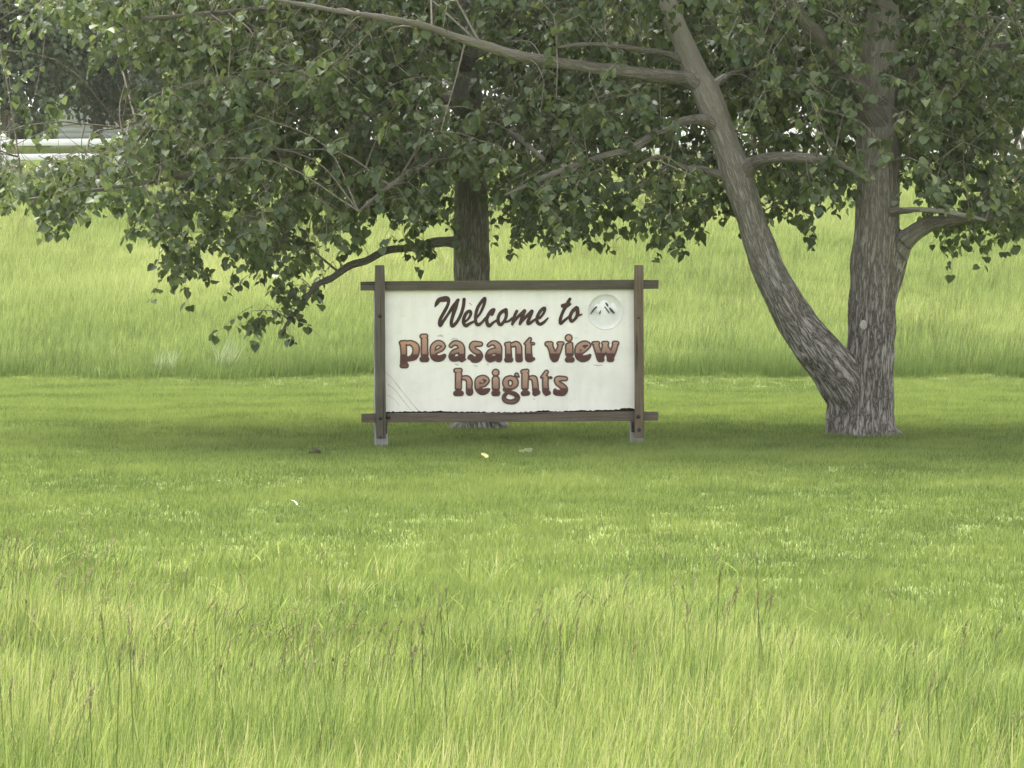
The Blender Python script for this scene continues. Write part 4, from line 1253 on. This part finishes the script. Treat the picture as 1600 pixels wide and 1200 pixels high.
def clod(px, py, w, label):
    Y = FPX * CAM_H / (py - 430.0)
    c = P(px, py, Y)
    t = np.linspace(0, 2 * math.pi, 17)[:-1]
    V, n = [], 16
    for k in range(6):
        f = k / 5 * math.pi / 2
        V.append(np.stack([np.cos(t) * math.cos(f) * w, np.sin(t) * math.cos(f) * w * .8, np.full(n, math.sin(f) * w * .75)], 1))
    V = np.concatenate(V)
    V *= (0.7 + 0.6 * fbm(V * 30 + 4, 2, 2))[:, None]
    q = [[i * n + k, i * n + (k + 1) % n, (i + 1) * n + (k + 1) % n, (i + 1) * n + k] for i in range(5) for k in range(n)]
    obj('dirt_clod', mesh_np('dirt_clod', V, [np.array(q)], [M['soil']], True), label=label, cat='clod', loc=(c[0], c[1], H(c[0], c[1]) + 0.03))
clod(492, 712, 0.055, 'small dark clod of dirt on the lawn left of the sign post')

# two pale feathery weeds at the foot of the hill
for px, py, hgt, lb in ((258, 592, .55, 'wispy pale weed at the hill foot, further left of two'), (352, 596, .75, 'taller wispy pale weed at the hill foot, nearer to the sign')):
    c = P(px, py, 51.6)
    V, q, t, tn = blades(90, 0.16, hgt * .4, hgt, 0.010, 0.35, 3, int(px), (0.10, 0), (0.2, 0.9))
    me = mesh_np('pale_weed', V, [q, t], [M['pale_weed']])
    fattr(me, 'tint', tn)
    obj('pale_weed', me, label=lb, cat='weed', loc=(c[0], c[1], H(c[0], c[1])))

# ------------------------------------------------------------------ beyond the hill: fence, house, far trees
FY = 85.0
fence = obj('rail_fence', None, label='white two-rail fence along the top of the hill', cat='fence')
fx = P(5, 230, FY)[0] + 3.0 * np.arange(-1, 11)
for x in fx:
    z = float(H(x, FY))
    v, q, t = box_verts(x - .065, x + .065, FY - .065, FY + .065, z - 0.2, z + 1.20, .008)
    mb = MB(); mb.add(v, q, t)
    cp = np.array([[x - .085, FY - .085, z + 1.202], [x + .085, FY - .085, z + 1.202], [x + .085, FY + .085, z + 1.202], [x - .085, FY + .085, z + 1.202], [x, FY, z + 1.29]])
    mb.add(cp, [[3, 2, 1, 0]], [[0, 1, 4], [1, 2, 4], [2, 3, 4], [3, 0, 4]])
    obj('post', mb.mesh('post', [M['white']]), fence)
for x0, x1 in zip(fx[:-1], fx[1:]):
    for h in (0.96, 0.58):
        z0, z1 = float(H(x0, FY)) + h, float(H(x1, FY)) + h
        v, q, t = box_verts(x0 + .067, x1 - .067, FY - .03, FY + .03, 0, 0.16, .006)
        v[:, 2] += z0 + (z1 - z0) * (v[:, 0] - x0) / (x1 - x0)
        mb = MB(); mb.add(v, q, t)
        obj('rail', mb.mesh('rail', [M['white']]), fence)

def build_house():
    HY = 116.0
    x0, x1 = P(62, 200, HY)[0], P(420, 200, HY)[0]
    g = float(H(x0, HY)) - 0.1
    h = obj('grey_house', None, label='pale grey house wall showing over the fence between far trees', cat='house')
    top = 2.5
    def bx(name, a, mat, par=h, bev=0.01):
        v, q, t = box_verts(*a, bev)
        mb = MB(); mb.add(v, q, t)
        return obj(name, mb.mesh(name, [mat]), par)
    w = bx('wall', (x0, x1, HY, HY + 7, g, g + top), M['house'])
    for k in range(12):
        z = g + 0.2 + k * 0.19
        bx('siding_board', (x0 - .01, x1 + .01, HY - 0.022, HY - 0.002, z, z + 0.17), M['house'], w, 0.004)
    v = np.array([[x0 - .4, HY - .5, g + top + .01], [x1 + .4, HY - .5, g + top + .01], [x1 + .4, HY + 7.5, g + top + .01], [x0 - .4, HY + 7.5, g + top + .01], [x0 - .4, HY + 3.5, g + top + 1.7], [x1 + .4, HY + 3.5, g + top + 1.7]])
    mb = MB(); mb.add(v, [[0, 1, 5, 4], [2, 3, 4, 5], [3, 2, 1, 0]], [[0, 4, 3], [1, 2, 5]])
    obj('roof', mb.mesh('roof', [M['roof']]), h)
    wd = bx('window', (x0 + 4.6, x0 + 5.8, HY - .06, HY - .024, g + 1.0, g + 2.1), M['white'])
    bx('pane', (x0 + 4.7, x0 + 5.7, HY - .08, HY - .062, g + 1.1, g + 2.0), M['glass'], wd)
build_house()

# small red panel on a stake by the far trunk
c = P(14, 178, 100.0)
g = float(H(c[0], 100.0))
pnl = obj('yard_marker', None, label='small red marker on a stake beside the leftmost far trunk', cat='marker', loc=(c[0], 100.0, g))
v, q, t = box_verts(-.02, .02, -.02, .02, -0.1, c[2] - g - .08, .004); mb = MB(); mb.add(v, q, t); obj('stake', mb.mesh('stake', [M['twig']]), pnl)
v, q, t = box_verts(-.09, .09, -.03, .03, c[2] - g - .078, c[2] - g + .09, .01); mb = MB(); mb.add(v, q, t); obj('panel', mb.mesh('panel', [M['red']]), pnl)

def far_crown(seed, n, rx, ry, rz):
    r = np.random.default_rng(seed)
    p = r.normal(0, 1, (n * 3, 3)); p /= np.linalg.norm(p, axis=1)[:, None]
    p *= (r.random(n * 3) ** 0.38)[:, None]
    keep = fbm(p * np.array([rx, ry, rz]) * 0.85 + seed, seed, 3) > 0.41
    edge = np.linalg.norm(p, axis=1) < 0.72 + 0.5 * (fbm(p * 2.6, seed + 5, 2) - 0.25)
    p = p[keep & edge][:n] * np.array([rx, ry, rz])
    m = len(p)
    tip = r.normal(0, .7, (m, 3)); tip[:, 2] -= .7
    nr = r.normal(0, .7, (m, 3)); nr[:, 2] += .5
    R = frames(tip, nr)
    tv = np.array([(0, 0, 0), (-.4, .45, .04), (0, 1, 0), (.4, .45, .04)])
    S = r.uniform(0.13, 0.25, m)
    v = np.einsum('nij,kj->nki', R, tv) * S[:, None, None] + p[:, None]
    t = (np.arange(m)[:, None, None] * 4 + np.array([[0, 2, 1], [0, 3, 2]])[None]).reshape(-1, 3)
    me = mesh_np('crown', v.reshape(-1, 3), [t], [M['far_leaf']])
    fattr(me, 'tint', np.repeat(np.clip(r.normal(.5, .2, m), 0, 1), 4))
    return me
FC = [far_crown(101, 24000, 4.6, 3.8, 4.4), far_crown(202, 24000, 4.8, 3.8, 4.6), far_crown(303, 22000, 4.3, 3.8, 4.2)]

def far_tree(px, Y, k, low_py, trunk_r, label, rot, sc=1.0):
    x = P(px, 200, Y)[0]
    g = float(H(x, Y)) - 0.1
    t = obj('shade_tree', None, label=label, cat='tree', group='far trees beyond the fence', loc=(x, Y, g))
    zb = P(px, low_py, Y)[2] - g
    cr = obj('crown', FC[k], t, kind='stuff')
    cr.location = (0, 0, zb + 3.9 * sc); cr.rotation_euler = (0, 0, rot); cr.scale = (sc, sc, sc)
    h = zb + 4.5
    c = catmull(np.array([[0, 0, 0, trunk_r * 1.4], [0.03, 0, 0.4, trunk_r * 1.05], [0.05, 0, h * .4, trunk_r * .9], [-.1, .1, h * .75, trunk_r * .6], [0, 0, h, trunk_r * .25]]), 0.2)
    mb = MB(); v, q, tr = tube(c, 10); mb.add(v, q, tr)
    me = mb.mesh('trunk', [M['limb']], True)
    B, A, N = axis_params(v, [c]); fattr(me, 'bark', B, 'FLOAT_VECTOR'); fattr(me, 'along', np.clip(A / 3, 0, 1))
    obj('trunk', me, t)
    r = np.random.default_rng(int(px) + 9)
    for j in range(7):
        a = r.uniform(0, 6.28); z0 = h * r.uniform(.45, .9); L = r.uniform(1.4, 2.8) * sc
        e = np.array([math.cos(a) * L, math.sin(a) * L, z0 + L * r.uniform(.1, .7)])
        cc = catmull(np.array([[0, 0, z0, trunk_r * .45], [e[0] * .5, e[1] * .5, z0 + (e[2] - z0) * .65, trunk_r * .3], [*e, trunk_r * .1]]), 0.25)
        v, q, tr = tube(cc, 6)
        me = mesh_np('branch', v, [q, np.array(tr)], [M['limb']], True)
        B, A, N = axis_params(v, [cc]); fattr(me, 'bark', B, 'FLOAT_VECTOR'); fattr(me, 'along', np.clip(A / 3, 0, 1))
        obj('branch', me, t)
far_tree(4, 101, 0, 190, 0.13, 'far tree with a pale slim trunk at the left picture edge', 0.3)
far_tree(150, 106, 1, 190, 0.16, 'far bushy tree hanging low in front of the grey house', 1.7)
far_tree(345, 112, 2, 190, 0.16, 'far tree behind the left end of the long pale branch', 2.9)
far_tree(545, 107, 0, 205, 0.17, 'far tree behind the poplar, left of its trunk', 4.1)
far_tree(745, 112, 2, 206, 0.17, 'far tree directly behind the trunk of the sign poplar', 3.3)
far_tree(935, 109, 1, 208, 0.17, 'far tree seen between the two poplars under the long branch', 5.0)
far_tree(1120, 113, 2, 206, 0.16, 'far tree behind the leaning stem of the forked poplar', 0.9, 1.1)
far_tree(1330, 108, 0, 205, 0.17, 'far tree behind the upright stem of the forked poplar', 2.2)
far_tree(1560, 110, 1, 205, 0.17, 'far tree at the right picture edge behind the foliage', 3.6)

def shrub(px, Y, k, r, label):
    x = P(px, 200, Y)[0]
    g = float(H(x, Y))
    t = obj('shrub', None, label=label, cat='shrub', group='shrubs beyond the fence', loc=(x, Y, g))
    cr = obj('foliage', FC[k], t, kind='stuff')
    cr.scale = (r / 4, r / 4, r / 4); cr.location = (0, 0, r * 0.8); cr.rotation_euler = (0, 0, px * .1)
    for j in range(4):
        a = j * 1.6 + px
        c = catmull(np.array([[0.05 * math.cos(a), .05 * math.sin(a), -0.05, .03], [.2 * math.cos(a), .2 * math.sin(a), r * .5, .02], [.5 * r * math.cos(a), .5 * r * math.sin(a), r * 1.1, .008]]), .15)
        v, q, tr = tube(c, 6)
        obj('stem', mesh_np('stem', v, [q, np.array(tr)], [M['twig']], True), t)
shrub(26, 108, 2, 1.1, 'dark shrub behind the fence just right of the leftmost far trunk')
shrub(52, 110, 0, 0.9, 'smaller dark shrub left of the grey house wall')

# ------------------------------------------------------------------ thin summer haze over the whole place
hm = bpy.data.materials.new('haze')
hm.use_nodes = True
hm.node_tree.nodes.clear()
h_out = hm.node_tree.nodes.new('ShaderNodeOutputMaterial')
h_vol = hm.node_tree.nodes.new('ShaderNodeVolumePrincipled')
h_vol.inputs['Color'].default_value = (0.93, 0.93, 0.87, 1)
h_vol.inputs['Density'].default_value = 0.0002
h_vol.inputs['Anisotropy'].default_value = 0.0
hm.node_tree.links.new(h_vol.outputs[0], h_out.inputs['Volume'])
v, q, t = box_verts(-950, 950, -60, 1550, -1.2, 22, 0.01)
mb = MB(); mb.add(v, q, t)
obj('haze', mb.mesh('haze', [hm]), kind='stuff', label='thin pale haze hanging over the meadow')
